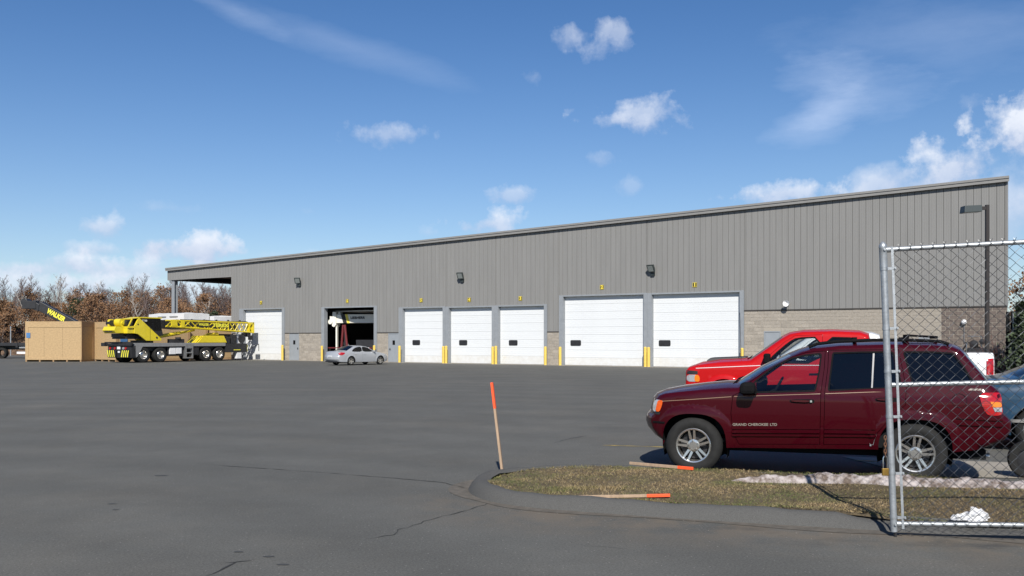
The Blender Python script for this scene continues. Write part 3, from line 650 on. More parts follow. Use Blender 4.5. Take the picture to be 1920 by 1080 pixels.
# ------------------------------------------------------------------ vehicles
def inpoly(P, poly):
    x, y = P[:, 0], P[:, 1]; n = len(poly); c = np.zeros(len(P), bool); j = n-1
    for i in range(n):
        xi, yi = poly[i]; xj, yj = poly[j]
        if yi != yj:
            k = ((yi > y) != (yj > y)) & (x < (xj-xi)*(y-yi)/(yj-yi)+xi); c ^= k
        j = i
    return c
def dens(pts, step, closed=False):
    out = []; n = len(pts)
    for i in range(n if closed else n-1):
        a, b = np.array(pts[i], float), np.array(pts[(i+1) % n], float); k = max(1, int(np.ceil(np.linalg.norm((b-a)[:2])/step)))
        for q in range(k): out.append(tuple(a+(b-a)*q/k))
    if not closed: out.append(tuple(map(float, pts[-1])))
    return out
def smooth_poly(pts, it=1, closed=True):      # Chaikin corner cutting
    for _ in range(it):
        o = []; n = len(pts)
        for i in range(n if closed else n-1):
            a, b = pts[i], pts[(i+1) % n]
            o += [tuple(a[k]*.78+b[k]*.22 for k in range(len(a))), tuple(a[k]*.22+b[k]*.78 for k in range(len(a)))]
        pts = o if closed else [pts[0]]+o[1:-1]+[pts[-1]]
    return pts
def shrink(poly, d):
    n = len(poly); A = sum(poly[i][0]*poly[(i+1) % n][1]-poly[(i+1) % n][0]*poly[i][1] for i in range(n))
    sg = 1 if A > 0 else -1; out = []
    for i in range(n):
        p0, p1, p2 = Vector(poly[i-1][:2]), Vector(poly[i][:2]), Vector(poly[(i+1) % n][:2])
        a = (p1-p0).normalized(); b = (p2-p1).normalized()
        na = Vector((-a.y, a.x))*sg; nb = Vector((-b.y, b.x))*sg; nn = (na+nb)
        if nn.length < 1e-6: nn = na
        nn.normalize(); k = d/max(.35, nn.dot(na)); q = p1+nn*k; out.append((q.x, q.y))
    return out
class Car:
    def __init__(s, th, top, bottom_z, wheels, ra, w0, paint, belt, r=.05, tumble=.20, nose=.10, tail=.06, flare=.02, step=.07, nose_len=.7, tail_len=.5, tuck=.03, arch=2.0):
        # top: list of (x, z, crown, bow, tag) from front bottom over the roof to rear bottom
        s.th, s.paint, s.w0, s.belt, s.r, s.tumble, s.nose, s.tail, s.flare = th, paint, w0, belt, r, tumble, nose, tail, flare
        s.nl, s.tl, s.ra, s.wheels, s.tuck = nose_len, tail_len, ra, wheels, tuck; s.ax = arch
        s.xs = [p[0] for p in top]; s.x0, s.x1 = min(s.xs), max(s.xs)
        s.top = []
        for i in range(len(top)-1):
            a, b = top[i], top[i+1]; L = math.hypot(b[0]-a[0], b[1]-a[1]); k = max(1, int(math.ceil(L/.06)))
            for q in range(k):
                t = q/k; s.top.append((a[0]+(b[0]-a[0])*t, a[1]+(b[1]-a[1])*t, a[2]+(b[2]-a[2])*t, a[3]+(b[3]-a[3])*t, a[4]))
        s.top.append(tuple(top[-1][:4])+(top[-1][4],))
        s.P = np.array([p[:2] for p in s.top])
        bot = []; zf, zr = bottom_z
        def bz(x): return zf+(zr-zf)*(x-s.x0)/(s.x1-s.x0)
        s.bz = bz
        for wx, wz in sorted(wheels, key=lambda w: -w[0]):
            zb = bz(wx); h = zb-wz; dx = math.sqrt(max(0, ra*ra-h*h)); t0 = math.atan2(h, dx); t1 = math.atan2(h, -dx)
            if t1 < 0: t1 += 2*math.pi
            for q in range(25):
                t = t0+(t1-t0)*q/24; e = s.ael(t); bot.append((wx+ra*e*math.cos(t), wz+ra*e*math.sin(t)))
        s.outer = [p[:2] for p in s.top]+bot
        s.wins = []; s.doors = []; s.step = step
    def ael(s, t):                    # arch shape: 1 on a circle, fuller towards the shoulders when squarer
        c, q = np.abs(np.cos(t)), np.abs(np.sin(t)); return 1/(c**s.ax+q**s.ax)**(1/s.ax)
    def W(s, X, Z, rounding=True):
        X = np.asarray(X, float); Z = np.asarray(Z, float)
        w = np.full(X.shape, s.w0)
        w = w - s.tuck*np.clip((s.belt-.18-Z)/.5, -.4, 1.3)**2
        w = w - s.tumble*np.clip(Z-s.belt, 0, 9) - .03*np.clip((Z-s.belt)/.06+.5, 0, 1)
        fx = np.clip((s.x0+s.nl-X)/s.nl, 0, 1); w = w - s.nose*fx**2.2
        rx = np.clip((X-(s.x1-s.tl))/s.tl, 0, 1); w = w - s.tail*rx**2.2
        for wx, wz in s.wheels:
            d = np.hypot(X-wx, Z-wz)/s.ael(np.arctan2(Z-wz, X-wx)); w = w + s.flare*np.clip(1-(d-s.ra)/.10, 0, 1)**.5*(d < s.ra+.10)*np.clip((Z-wz+.12)/.1, 0, 1)
        if rounding:
            d = np.full(X.shape, 9.0)
            for i in range(len(s.P)-1):
                a, b = s.P[i], s.P[i+1]; ab = b-a; L2 = ab@ab+1e-12
                t = np.clip(((X-a[0])*ab[0]+(Z-a[1])*ab[1])/L2, 0, 1); d = np.minimum(d, np.hypot(X-a[0]-t*ab[0], Z-a[1]-t*ab[1]))
            k = np.clip(1-d/s.r, 0, 1); w = w - s.r*(1-np.sqrt(np.clip(1-k*k, 0, 1)))
        return w
    def sides(s, regions):
        """regions: dict(label->poly) cut out; returns nothing, builds body side + doors"""
        pass
    def patch(s, poly, off, name, mt, parent=None, step=.08, sides=(-1, 1), thick=0.0, smooth=35, rounding=True, holes=()):
        parent = parent or s.th; out = []
        tris, V = s.cdt([poly]+list(holes), step)
        C = V[tris].mean(1); keep = inpoly(C, poly)
        for h in holes: keep &= ~inpoly(C, h)
        tris = tris[keep]
        w = s.W(V[:, 0], V[:, 1], rounding)
        for sg in sides:
            m = MB(); vs = [(V[i, 0], sg*(w[i]+off), V[i, 1]) for i in range(len(V))]
            m.add(vs, [tuple(t) for t in tris])
            if thick:
                from collections import Counter
                ec = Counter()
                for t in tris:
                    for a, b in ((t[0], t[1]), (t[1], t[2]), (t[2], t[0])): ec[(min(a, b), max(a, b))] += 1
                n = len(vs); m.v += [(x, y-sg*thick, z) for x, y, z in vs]
                m.f += [(a, b, b+n, a+n) for (a, b), c in ec.items() if c == 1]
            o = m.build(name, mt, parent, smooth=smooth); s.clean(o); out.append(o)
        return out
    def clean(s, o):
        bm = bmesh.new(); bm.from_mesh(o.data); lo = [v for v in bm.verts if not v.link_faces]; bmesh.ops.delete(bm, geom=lo, context='VERTS'); bm.to_mesh(o.data); bm.free()
    def cdt(s, loops, step):
        pts = []; ed = []
        for L in loops:
            L = dens([p[:2] for p in L], step, True); b = len(pts); pts += L; n = len(L); ed += [(b+i, b+(i+1) % n) for i in range(n)]
        A = np.array(pts); x0, z0 = A.min(0); x1, z1 = A.max(0)
        gx = np.arange(x0+step/2, x1, step); gz = np.arange(z0+step/2, z1, step)
        G = np.array([(x+(.5*step if j % 2 else 0), z) for j, z in enumerate(gz) for x in gx]).reshape(-1, 2)
        if len(G):
            d = np.full(len(G), 9.)
            for p in A: d = np.minimum(d, np.hypot(G[:, 0]-p[0], G[:, 1]-p[1]))
            G = G[d > step*.4]
        allp = [Vector(p) for p in pts]+[Vector(p) for p in G]
        vo, eo, fo, *_ = delaunay_2d_cdt(allp, ed, [], 0, 1e-5)
        return np.array([f for f in fo if len(f) == 3]), np.array([(v.x, v.y) for v in vo])
    def body(s, windows, doors, gap=.006, skin=.03):
        s.wins, s.doors = windows, doors
        loops = [s.outer]
        # rows following the rounded shoulder
        offs = []
        for i in range(1, len(s.P)-1, 1):
            tn = s.P[i+1]-s.P[i-1]; tn = tn/(np.linalg.norm(tn)+1e-9); nn = np.array([tn[1], -tn[0]])
            for k in (.12, .35, .7, 1.05): offs.append(s.P[i]+nn*s.r*k)
        loops += [w for w in windows]; di = [shrink(d, gap) for d in doors]; loops += doors+di
        pts = []; ed = []
        for li, L in enumerate(loops):
            L = [tuple(p[:2]) for p in L]
            L = dens(L, .05, True); b = len(pts); pts += L; n = len(L); ed += [(b+i, b+(i+1) % n) for i in range(n)]
        A = np.array(pts); st = s.step
        x0, z0 = A.min(0); x1, z1 = A.max(0)
        G = np.array([(x+(.5*st if j % 2 else 0), z) for j, z in enumerate(np.arange(z0+st/2, z1, st)) for x in np.arange(x0+st/2, x1, st)])
        fl = []
        for wx, wz in s.wheels:
            for rr in (.03, .06, .085, .10, .115):
                for q in range(0, 40):
                    t = math.pi*(q/39*1.25-.125); e = s.ael(t); fl.append((wx+(s.ra+rr)*e*math.cos(t), wz+(s.ra+rr)*e*math.sin(t)))
        G = np.vstack([G]+([np.array(offs)] if len(offs) else [])+[np.array(fl)])
        G = G[inpoly(G, s.outer)]
        d = np.full(len(G), 9.)
        for p in A: d = np.minimum(d, np.hypot(G[:, 0]-p[0], G[:, 1]-p[1]))
        G = G[d > .004]
        vo, eo, fo, *_ = delaunay_2d_cdt([Vector(p) for p in pts]+[Vector(p) for p in G], ed, [], 0, 1e-5)
        V = np.array([(v.x, v.y) for v in vo]); T = np.array([f for f in fo if len(f) == 3])
        C = V[T].mean(1); keep = inpoly(C, s.outer)
        for w in windows: keep &= ~inpoly(C, w)
        own = np.zeros(len(T), int)
        for i, d in enumerate(doors):
            a = inpoly(C, d); b = inpoly(C, di[i]); keep &= ~(a & ~b); own[b] = i+1
        w = s.W(V[:, 0], V[:, 1]); dobj = {}
        bodym = MB()
        for sg in (-1, 1):
            for k in range(len(doors)+1):
                tt = T[keep & (own == k)]
                if not len(tt): continue
                used = np.unique(tt); mp = {u: i for i, u in enumerate(used)}
                m = bodym if k == 0 else MB()
                m.add([(V[u, 0], sg*w[u], V[u, 1]) for u in used], [tuple(mp[i] for i in (t if sg < 0 else t[::-1])) for t in tt])
                if k:
                    o = m.build('door', s.paint, s.th, smooth=45); dobj[(k-1, sg)] = o
                    if skin:
                        q = o.modifiers.new('skin', 'SOLIDIFY'); q.thickness = skin; q.offset = -1; q.use_rim = False
        s.dobj = dobj
        # top strips
        NT = 15; ts = np.linspace(-1, 1, NT); ts = np.sign(ts)*(1-(1-np.abs(ts))**1.25)
        wt = s.W(s.P[:, 0], s.P[:, 1])
        grid = []
        for i, p in enumerate(s.top):
            k = 1-np.abs(ts)**2.2
            grid.append([(p[0]+p[3]*k[j], ts[j]*wt[i], p[1]+p[2]*k[j]) for j in range(NT)])
        s.grid = grid; groups = {}
        for i in range(len(s.top)-1):
            tg = s.top[i][4]
            for j in range(NT-1):
                tg2 = tg
                if tg in ('windshield', 'rear_window'):
                    if j == 0 or j == NT-2: tg2 = 'frame'
                groups.setdefault(tg2, []).append((i, j))
        out = {}
        if 'bumper' in groups:
            mid = (s.x0+s.x1)/2; cl = groups.pop('bumper')
            groups['bumper'] = [c for c in cl if s.top[c[0]][0] < mid]; groups['bumper '] = [c for c in cl if s.top[c[0]][0] >= mid]
        for tg, cells in groups.items():
            m = bodym if tg in ('frame', 'body') else MB()
            idx = {}
            b0 = len(m.v); fs_ = []
            for i, j in cells:
                q = []
                for a, b in ((i, j), (i, j+1), (i+1, j+1), (i+1, j)):
                    if (a, b) not in idx: idx[(a, b)] = len(m.v); m.v.append(grid[a][b])
                    q.append(idx[(a, b)])
                m.f.append(tuple(q))
            if tg in ('windshield', 'rear_window'): out[tg] = m.build(tg, M['glassgreen'] if tg == 'windshield' else s.rearglass, s.th, smooth=60)
            elif tg not in ('frame', 'body'): out[tg] = m.build(tg.strip(), s.paint, s.th, smooth=50)
        bo = bodym.build('body', s.paint, s.th)
        bm = bmesh.new(); bm.from_mesh(bo.data); bmesh.ops.remove_doubles(bm, verts=bm.verts, dist=.0012); bmesh.ops.recalc_face_normals(bm, faces=bm.faces); bm.to_mesh(bo.data); bm.free()
        bo.data.shade_smooth(); bo.data.set_sharp_from_angle(angle=R(48))
        s.bodyobj = bo; s.parts = out
        return bo
    rearglass = None
    def under(s, zf=.28, wells=True):
        m = MB(); m.bx(s.x0+.25, s.x1-.25, -s.w0+.26, s.w0-.26, zf, zf+.12)
        m.bx(s.wheels[0][0]-.05, s.wheels[0][0]+.05, -.7, .7, s.wheels[0][1]-.05, s.wheels[0][1]+.05); m.bx(s.wheels[1][0]-.06, s.wheels[1][0]+.06, -.7, .7, s.wheels[1][1]-.06, s.wheels[1][1]+.06)
        m.build('underbody', M['dark'], s.th)
        for wx, wz in s.wheels:
            for sg in (-1, 1):
                m = MB(); n = 24; vs = []
                for q in range(n+1):
                    t = math.pi*(-.12+1.24*q/n); e = float(s.ael(t)); c, z = math.cos(t)*(s.ra*e+.008), math.sin(t)*(s.ra*e+.008)
                    wo = float(s.W(wx+c, wz+z, False))-.015
                    vs += [(wx+c, sg*wo, wz+z), (wx+c, sg*(s.w0-.42), wz+z)]
                m.add(vs, [(2*q, 2*q+1, 2*q+3, 2*q+2) for q in range(n)])
                m.add([(wx, sg*(s.w0-.42), wz)]+[vs[2*q+1] for q in range(n+1)], [(0, q+1, q+2) for q in range(n)])
                m.build('wheel_well', M['dark'], s.th)
    def cabin(s, x0, x1, zfloor, zbelt, dash_x, seats, wheel=True, seat_mat='seat', driver=-1):
        w = s.w0-.13
        m = MB(); m.bx(x0, x1, -w, w, zfloor, zfloor+.05)
        for sg in (-1, 1): m.bx(x0+.1, x1, sg*w-.02, sg*w+.02, zfloor, zbelt-.09)
        m.build('cabin_trim', M['dark'], s.th)
        m = MB(); m.xz([(dash_x-.35, zbelt-.02), (dash_x+.12, zbelt-.01), (dash_x+.22, zbelt-.16), (dash_x+.1, zfloor+.1), (dash_x-.35, zfloor+.1)], -w, w); m.build('dashboard', M['dark'], s.th)
        for sx, n in seats:
            ys = (-.37, .37) if n == 2 else (0,)
            for y in ys:
                wd = .25 if n == 2 else .62
                m = MB(); m.bx(sx, sx+.5, y-wd, y+wd, zfloor+.12, zfloor+.34)
                m.xz([(sx+.42, zfloor+.3), (sx+.56, zfloor+.3), (sx+.76, zfloor+.88), (sx+.66, zfloor+.9)], y-wd, y+wd)
                if n == 2: m.xz([(sx+.67, zfloor+.93), (sx+.76, zfloor+.92), (sx+.80, zfloor+1.08), (sx+.72, zfloor+1.1)], y-.13, y+.13)
                m.build('seat', M[seat_mat], s.th, bevel=.03)
        if wheel:
            m = MB(); c = Vector((dash_x+.38, driver*.37, zbelt+.0)); q = Euler((0, R(-62), 0)).to_matrix()
            m.tube([c+q @ Vector((.19*math.cos(t), .19*math.sin(t), 0)) for t in [k*math.pi/12 for k in range(24)]], .014, 6, closed=True)
            m.tube([c+q @ Vector((0, -.19, 0)), c+q @ Vector((0, .19, 0))], .016, 6); m.cyl(c, c+Vector((-.3, 0, -.1)), .03, n=8)
            m.build('steering_wheel', M['dark'], s.th, smooth=60)
def wheel_mesh(r, w, rim_r, tread=0):
    m = MB(); h = w/2; n = 56
    prof = [(rim_r-.01, -h+.035), (rim_r+.008, -h+.012), (rim_r+(r-rim_r)*.45, -h-.004), (r-.045, -h+.004), (r-.012, -h+.03), (r, -h+.055), (r, -h*.34), (r-.010, -h*.33), (r-.010, -h*.27), (r, -h*.26), (r, h*.26), (r-.010, h*.27), (r-.010, h*.33), (r, h*.34), (r, h-.055), (r-.012, h-.03), (r-.045, h-.004), (rim_r+(r-rim_r)*.45, h+.004), (rim_r+.008, h-.012), (rim_r-.01, h-.035)]
    m.revolve(prof, n)
    return m
def rim_mesh(rim_r, w, style, side):
    """local wheel, outer face at y = side*w/2"""
    m = MB(); h = w/2*side
    m.revolve([(rim_r+.006, h*.86), (rim_r-.004, h*.93), (rim_r-.018, h*.90), (rim_r-.028, h*.55), (rim_r-.035, -h*.8)], 44)
    yo = h*.74
    def bar(a0, r0, w0, r1, w1, off, y0, y1, th=.022):
        c, s_ = math.cos(a0), math.sin(a0)
        def P(r, t, y): return (c*r-s_*(t), y, s_*r+c*(t))
        vs = []
        for r, wd, y in ((r0, w0, y0), (r1, w1, y1)):
            vs += [P(r, off[0 if r == r0 else 1]-wd, y), P(r, off[0 if r == r0 else 1]+wd, y), P(r, off[0 if r == r0 else 1]+wd, y-side*th), P(r, off[0 if r == r0 else 1]-wd, y-side*th)]
        m.add(vs, [(0,1,5,4), (1,2,6,5), (2,3,7,6), (3,0,4,7), (4,5,6,7), (0,3,2,1)])
    if style == 'twin':
        m.revolve([(.001, yo+side*.004), (.05, yo+side*.004), (.055, yo), (.080, yo-side*.004), (.086, yo-side*.03)], 30)
        for k in range(5):
            a = math.pi/2+.12+k*2*math.pi/5
            for sg in (-1, 1): bar(a, .078, .017, rim_r-.008, .0125, (sg*.022, sg*.036), yo-side*.002, h*.86)
            b = a+.02
            m.cyl((math.cos(b)*.062, yo, math.sin(b)*.062), (math.cos(b)*.062, yo+side*.016, math.sin(b)*.062), .011, n=8)
    elif style == 'five':
        m.revolve([(.001, yo), (.07, yo), (.08, yo-side*.03)], 20)
        for k in range(6): bar(math.pi/2+k*math.pi/3, .05, .03, rim_r-.008, .026, (0, 0), yo, h*.86)
    else:  # steel disc
        m.revolve([(.001, h*.9), (rim_r*.3, h*.9), (rim_r*.36, h*.55), (rim_r*.55, h*.35), (rim_r*.8, h*.3), (rim_r-.02, h*.6)], 32)
        for k in range(10):
            a = k*math.pi/5; m.cyl((math.cos(a)*rim_r*.5, h*.35, math.sin(a)*rim_r*.5), (math.cos(a)*rim_r*.5, h*.5, math.sin(a)*rim_r*.5), .016, n=6)
    return m
def put_wheels(th, wheels, yw, r, w, rim_r, style, rmat='rim', names='wheel'):
    ty = wheel_mesh(r, w, rim_r).mesh('wheel', M['rubber'], 40)
    rims = {sg: rim_mesh(rim_r, w, style, sg).mesh('rim', M[rmat], 22) for sg in (-1, 1)}
    disc = MB().revolve([(.001, .0), (rim_r-.045, .0), (rim_r-.045, .03), (.001, .03)], 24).mesh('brake_disc', M['satin'], 40)
    for wx, wz in wheels:
        for sg in (-1, 1):
            o = bpy.data.objects.new('wheel', ty); link(o, th); o.location = (wx, sg*yw, wz)
            o.rotation_euler = (0, random.uniform(0, .5) if style != 'twin' else {-1: .0, 1: .3}[sg]+(.25 if wx > 1 else 0), 0)
            q = bpy.data.objects.new('rim', rims[sg]); link(q, o)
            q = bpy.data.objects.new('brake_disc', disc); link(q, o)

# --- maroon estate 4x4 parked behind the grass island; x runs from its front hub to the rear
jeep = thing('sport_utility_vehicle', 'dark maroon four wheel drive wagon with roof rack parked behind the fence gate', 'car', (2.384+.328*.80, 12.20+.9446*.80, 0), math.atan2(-.328, .9446))
jt = [(-.40, .40, 0, -.12, 'bumper'), (-.50, .46, 0, -.14, 'bumper'), (-.575, .56, 0, -.16, 'bumper'), (-.60, .64, 0, -.16, 'bumper'), (-.595, .71, 0, -.16, 'bumper'), (-.555, .755, 0, -.17, 'body'), (-.54, .80, 0, -.15, 'grille'), (-.505, .96, 0, -.14, 'body'), (-.47, 1.005, .01, -.13, 'hood'), (-.38, 1.035, .03, -.10, 'hood'),
      (-.20, 1.06, .05, -.06, 'hood'), (.10, 1.095, .06, -.04, 'hood'), (.42, 1.125, .06, -.06, 'hood'), (.56, 1.13, .055, -.08, 'body'), (.60, 1.155, .05, -.09, 'windshield'),
      (.92, 1.365, .04, -.10, 'windshield'), (1.22, 1.535, .03, -.08, 'body'), (1.33, 1.585, .04, -.05, 'body'), (1.50, 1.635, .05, -.02, 'roof'), (1.80, 1.668, .05, 0, 'roof'), (2.40, 1.685, .05, 0, 'roof'), (2.90, 1.675, .05, .02, 'roof'), (3.08, 1.655, .05, .04, 'body'), (3.16, 1.62, .04, .06, 'body'), (3.20, 1.58, .02, .07, 'rear_window'),
      (3.47, 1.22, 0, .09, 'body'), (3.575, 1.13, 0, .06, 'tailgate'), (3.615, .86, 0, .06, 'bumper'), (3.66, .825, 0, .06, 'bumper'), (3.70, .77, 0, .06, 'bumper'), (3.70, .66, 0, .06, 'bumper'), (3.63, .56, 0, .06, 'bumper'), (3.36, .44, 0, .05, 'bumper')]
JW = [(0, .37), (2.65, .37)]
jc = Car(jeep, jt, (.34, .42), JW, .415, .915, M['maroon'], 1.10, r=.055, tumble=.24, nose=.15, tail=.08, flare=.030, step=.06, nose_len=.75, tail_len=.36, tuck=.075, arch=2.7)
jc.rearglass = M['glassdark']
fwin = [(.742, 1.09), (.76, 1.185), (.80, 1.235), (1.01, 1.405), (1.22, 1.508), (1.38, 1.548), (1.555, 1.568), (1.572, 1.55), (1.548, 1.34), (1.505, 1.125), (1.49, 1.107), (.76, 1.075)]
rwin = [(1.712, 1.560), (1.725, 1.578), (2.05, 1.59), (2.385, 1.594), (2.41, 1.58), (2.465, 1.40), (2.49, 1.205), (2.47, 1.18), (2.33, 1.155), (1.99, 1.135), (1.672, 1.115), (1.662, 1.13)]
qwin = [(2.535, 1.578), (2.55, 1.594), (2.85, 1.594), (3.06, 1.580), (3.085, 1.565), (3.19, 1.42), (3.272, 1.265), (3.262, 1.248), (2.95, 1.235), (2.635, 1.218), (2.62, 1.23)]
fdoor = [(.50, 1.03), (.475, .80), (.50, .55), (.57, .40), (1.56, .435), (1.575, 1.10), (1.615, 1.40), (1.625, 1.605), (1.40, 1.585), (1.22, 1.535), (1.00, 1.435), (.72, 1.215), (.64, 1.10)]
rdoor = [(1.60, .435), (2.18, .455), (2.22, .60), (2.38, .80), (2.54, .95), (2.555, 1.15), (2.515, 1.40), (2.475, 1.625), (1.66, 1.615), (1.65, 1.40), (1.615, 1.10)]
jc.body([fwin, rwin, qwin], [fdoor, rdoor])
jc.under(.30)
jc.cabin(.35, 3.3, .42, 1.08, .62, [(1.05, 2), (2.0, 1)])
for k, (w, g) in enumerate(((fwin, 'glasscar'), (rwin, 'glassdark'), (qwin, 'glassdark'))):
    gl = jc.patch(w, -.014, 'window', M[g], step=.12, rounding=False)
    jc.patch(shrink(w, -.010), .0015, 'window_seal', M['black'], step=.06, holes=[shrink(w, .010)], rounding=False)
jc.patch([(2.155, 1.14), (2.173, 1.142), (2.200, 1.59), (2.180, 1.59)], -.008, 'window_divider', M['steelgrey'], step=.1, rounding=False)
# mouldings, pin stripe, sill
def band(c, x0, x1, z0, z1, hw, off, name, mt, parent=None, sides=(-1, 1), thick=.02, n=14):
    p = [(x0+(x1-x0)*i/n, z0+(z1-z0)*i/n-hw) for i in range(n+1)]+[(x0+(x1-x0)*i/n, z0+(z1-z0)*i/n+hw) for i in range(n, -1, -1)]
    return c.patch(p, off, name, mt, parent, step=.2, sides=sides, thick=thick, rounding=False)
for sg in (-1, 1):
    dF, dR = jc.dobj[(0, sg)], jc.dobj[(1, sg)]
    for z0, hw, of in ((.655, .055, .010), (.565, .014, .017), (.520, .012, .017)):
        band(jc, .49, 1.555, z0, z0+.03, hw, of, 'side_moulding', M['maroon'], dF, (sg,))
        band(jc, 1.61, 2.20, z0+.032, z0+.046, hw, of, 'side_moulding', M['maroon'], dR, (sg,))
    band(jc, .52, 1.565, 1.018, 1.072, .0035, .002, 'pin_stripe', M['stripe'], dF, (sg,), 0)
    band(jc, 1.625, 2.54, 1.075, 1.125, .0035, .002, 'pin_stripe', M['stripe'], dR, (sg,), 0)
    band(jc, -.40, .485, .935, 1.015, .0035, .002, 'pin_stripe', M['stripe'], None, (sg,), 0)
    band(jc, 2.57, 3.16, 1.128, 1.150, .0035, .002, 'pin_stripe', M['stripe'], None, (sg,), 0)
    # bumper grooves
    band(jc, 3.10, 3.60, .82, .80, .010, .016, 'bumper_ridge', M['maroon'], None, (sg,)); band(jc, 3.12, 3.60, .745, .735, .012, .018, 'bumper_ridge', M['maroon'], None, (sg,))
    band(jc, -.55, -.38, .655, .655, .010, .012, 'bumper_ridge', M['black'], None, (sg,))
    band(jc, .50, 2.18, .372, .412, .018, -.014, 'sill', M['maroon'], None, (sg,), .04)
    for dd, x0, x1, zz in ((dF, 1.20, 1.48, .975), (dR, 2.20, 2.45, 1.015)):
        po = smooth_poly([(x0, zz-.022), (x1, zz-.026), (x1+.02, zz), (x1, zz+.030), (x0, zz+.020)], 1)
        hd = jc.patch(po, .002, 'handle', M['black'], dd, step=.2, sides=(sg,), rounding=False)[0]
        jc.patch(smooth_poly([(x0+.02, zz-.006), (x1-.05, zz-.012), (x1-.04, zz+.018), (x0+.02, zz+.014)], 1), .026, 'handle', M['maroon'], dd, step=.2, sides=(sg,), thick=.022, rounding=False)
    jc.patch([(1.445, .965), (1.468, .965), (1.468, .990), (1.445, .990)], .028, 'door_lock', M['chrome'], dF, step=.2, sides=(sg,), thick=.01, rounding=False)
    # lamps
    hl = jc.patch(smooth_poly([(-.555, .79), (-.545, .88), (-.515, .955), (-.42, .945), (-.455, .80)], 1), .006, 'headlight', M['clear'], None, .05, (sg,), thick=.03)
    jc.patch(smooth_poly([(-.515, .80), (-.495, .88), (-.475, .945), (-.405, .945), (-.42, .87), (-.455, .79)], 1), .012, 'turn_signal', M['orange_lens'], hl[0], .05, (sg,), thick=.03)
    jc.patch([(-.555, .755), (-.455, .755), (-.445, .785), (-.55, .785)], .004, 'headlight', M['satin'], None, .06, (sg,), thick=.02)
    tl = jc.patch(smooth_poly([(3.335, 1.115), (3.56, 1.125), (3.585, 1.10), (3.605, .90), (3.57, .855), (3.44, .85), (3.385, .93)], 1), .008, 'taillight', M['redlens'], None, .05, (sg,), thick=.03)
    jc.patch([(3.46, 1.015), (3.583, 1.01), (3.588, .955), (3.485, .95)], .014, 'turn_signal', M['amber'], tl[0], .05, (sg,), thick=.012)
    jc.patch([(3.488, .946), (3.588, .95), (3.590, .895), (3.51, .90)], .014, 'reverse_lamp', M['clear'], tl[0], .05, (sg,), thick=.012)
    for q in range(6): jc.patch([(3.378+.004*q, 1.03-q*.024), (3.455+.004*q, 1.025-q*.024), (3.455+.004*q, 1.016-q*.024), (3.378+.004*q, 1.021-q*.024)], .013, 'lens_rib', M['redlens'], tl[0], .1, (sg,), thick=.008)
    fc = [(3.13+.085*math.cos(t), 1.02+.085*math.sin(t)) for t in [k*math.pi/10 for k in range(20)]]
    if sg < 0:
        jc.patch(fc, .0015, 'fuel_flap', M['black'], None, .05, (sg,), holes=[[(3.13+.079*math.cos(t), 1.02+.079*math.sin(t)) for t in [k*math.pi/10 for k in range(20)]]], rounding=False)
# lettering on the driver's side
def jmap(x0, z0, off, slope=0.0):
    def f(x, y):
        X = x0+x; Z = z0+y+slope*x; return (X, -(float(jc.W([X], [Z], False)[0])+off), Z)
    return f
text_obj('GRAND CHEROKEE', .046, M['letter'], jc.dobj[(0, -1)], jmap(.72, .664, .0135, .03), bold=.001, width=.44)
text_obj('LTD', .046, M['letter'], jc.dobj[(0, -1)], jmap(1.005, .672, .0135, .03), bold=.001, width=.085)
text_obj('4X4', .05, M['letter'], jc.bodyobj, jmap(3.30, 1.142, .005), bold=.004, width=.15)
# mirrors, rack, wiper, mud flap
for sg in (-1, 1):
    part('mirror', M['black'], jeep, lambda m: m.add(*(lambda ring: ([Vector((x, sg*y, z)) for x, y, z in ring], [(0,1,2,3), (7,6,5,4), (0,4,5,1), (1,5,6,2), (2,6,7,3), (3,7,4,0)]))([(.60, .98, 1.05), (.60, 1.16, 1.06), (.61, 1.15, 1.215), (.62, .96, 1.20), (.80, .95, 1.045), (.80, 1.17, 1.06), (.80, 1.165, 1.22), (.79, .95, 1.205)])), bevel=.05)
    part('mirror_arm', M['black'], jeep, lambda m: m.bx(.70, .80, min(sg*.86, sg*.97), max(sg*.86, sg*.97), 1.055, 1.12))
    part('mirror_arm', M['maroon'], jeep, lambda m: m.add([(.705, sg*.885, 1.075), (.79, sg*.885, 1.075), (.79, sg*.845, 1.22), (.705, sg*.87, 1.10)], [(0,1,2,3)]))
    rp = [(1.42, 1.63), (1.52, 1.672), (1.75, 1.702), (2.2, 1.722), (2.6, 1.722), (2.95, 1.706), (3.05, 1.67)]
    part('roof_rail', M['black'], jeep, lambda m: m.tube([(x, sg*.60, z+.018) for x, z in rp], .020, 8), smooth=60)
    part('mud_flap', M['alu'], jeep, lambda m: m.bx(2.14, 2.22, min(sg*.70, sg*.86), max(sg*.70, sg*.86), .44, .60))
part('crossbar', M['black'], jeep, lambda m: (m.bx(1.95, 2.0, -.6, .6, 1.755, 1.775), m.bx(2.55, 2.6, -.6, .6, 1.755, 1.775)))
part('luggage_rack', M['black'], jeep, lambda m: (m.tube([(2.62, -.2, 1.80), (2.95, -.2, 1.78)], .012, 6), m.tube([(2.62, .45, 1.80), (2.95, .45, 1.78)], .012, 6), m.bx(2.60, 2.63, -.25, .5, 1.77, 1.81), m.bx(2.93, 2.96, -.25, .5, 1.755, 1.79)))
part('wiper', M['black'], jeep, lambda m: (m.tube([(.47, -.5, 1.16), (.50, -.1, 1.215), (.52, .4, 1.22)], .012, 6), m.bx(.40, .50, -.62, .62, 1.135, 1.15)))
part('exhaust', M['alu'], jeep, lambda m: m.cyl((3.1, -.55, .36), (3.5, -.55, .34), .03, n=10))
put_wheels(jeep, JW, .80, .362, .235, .222, 'twin')

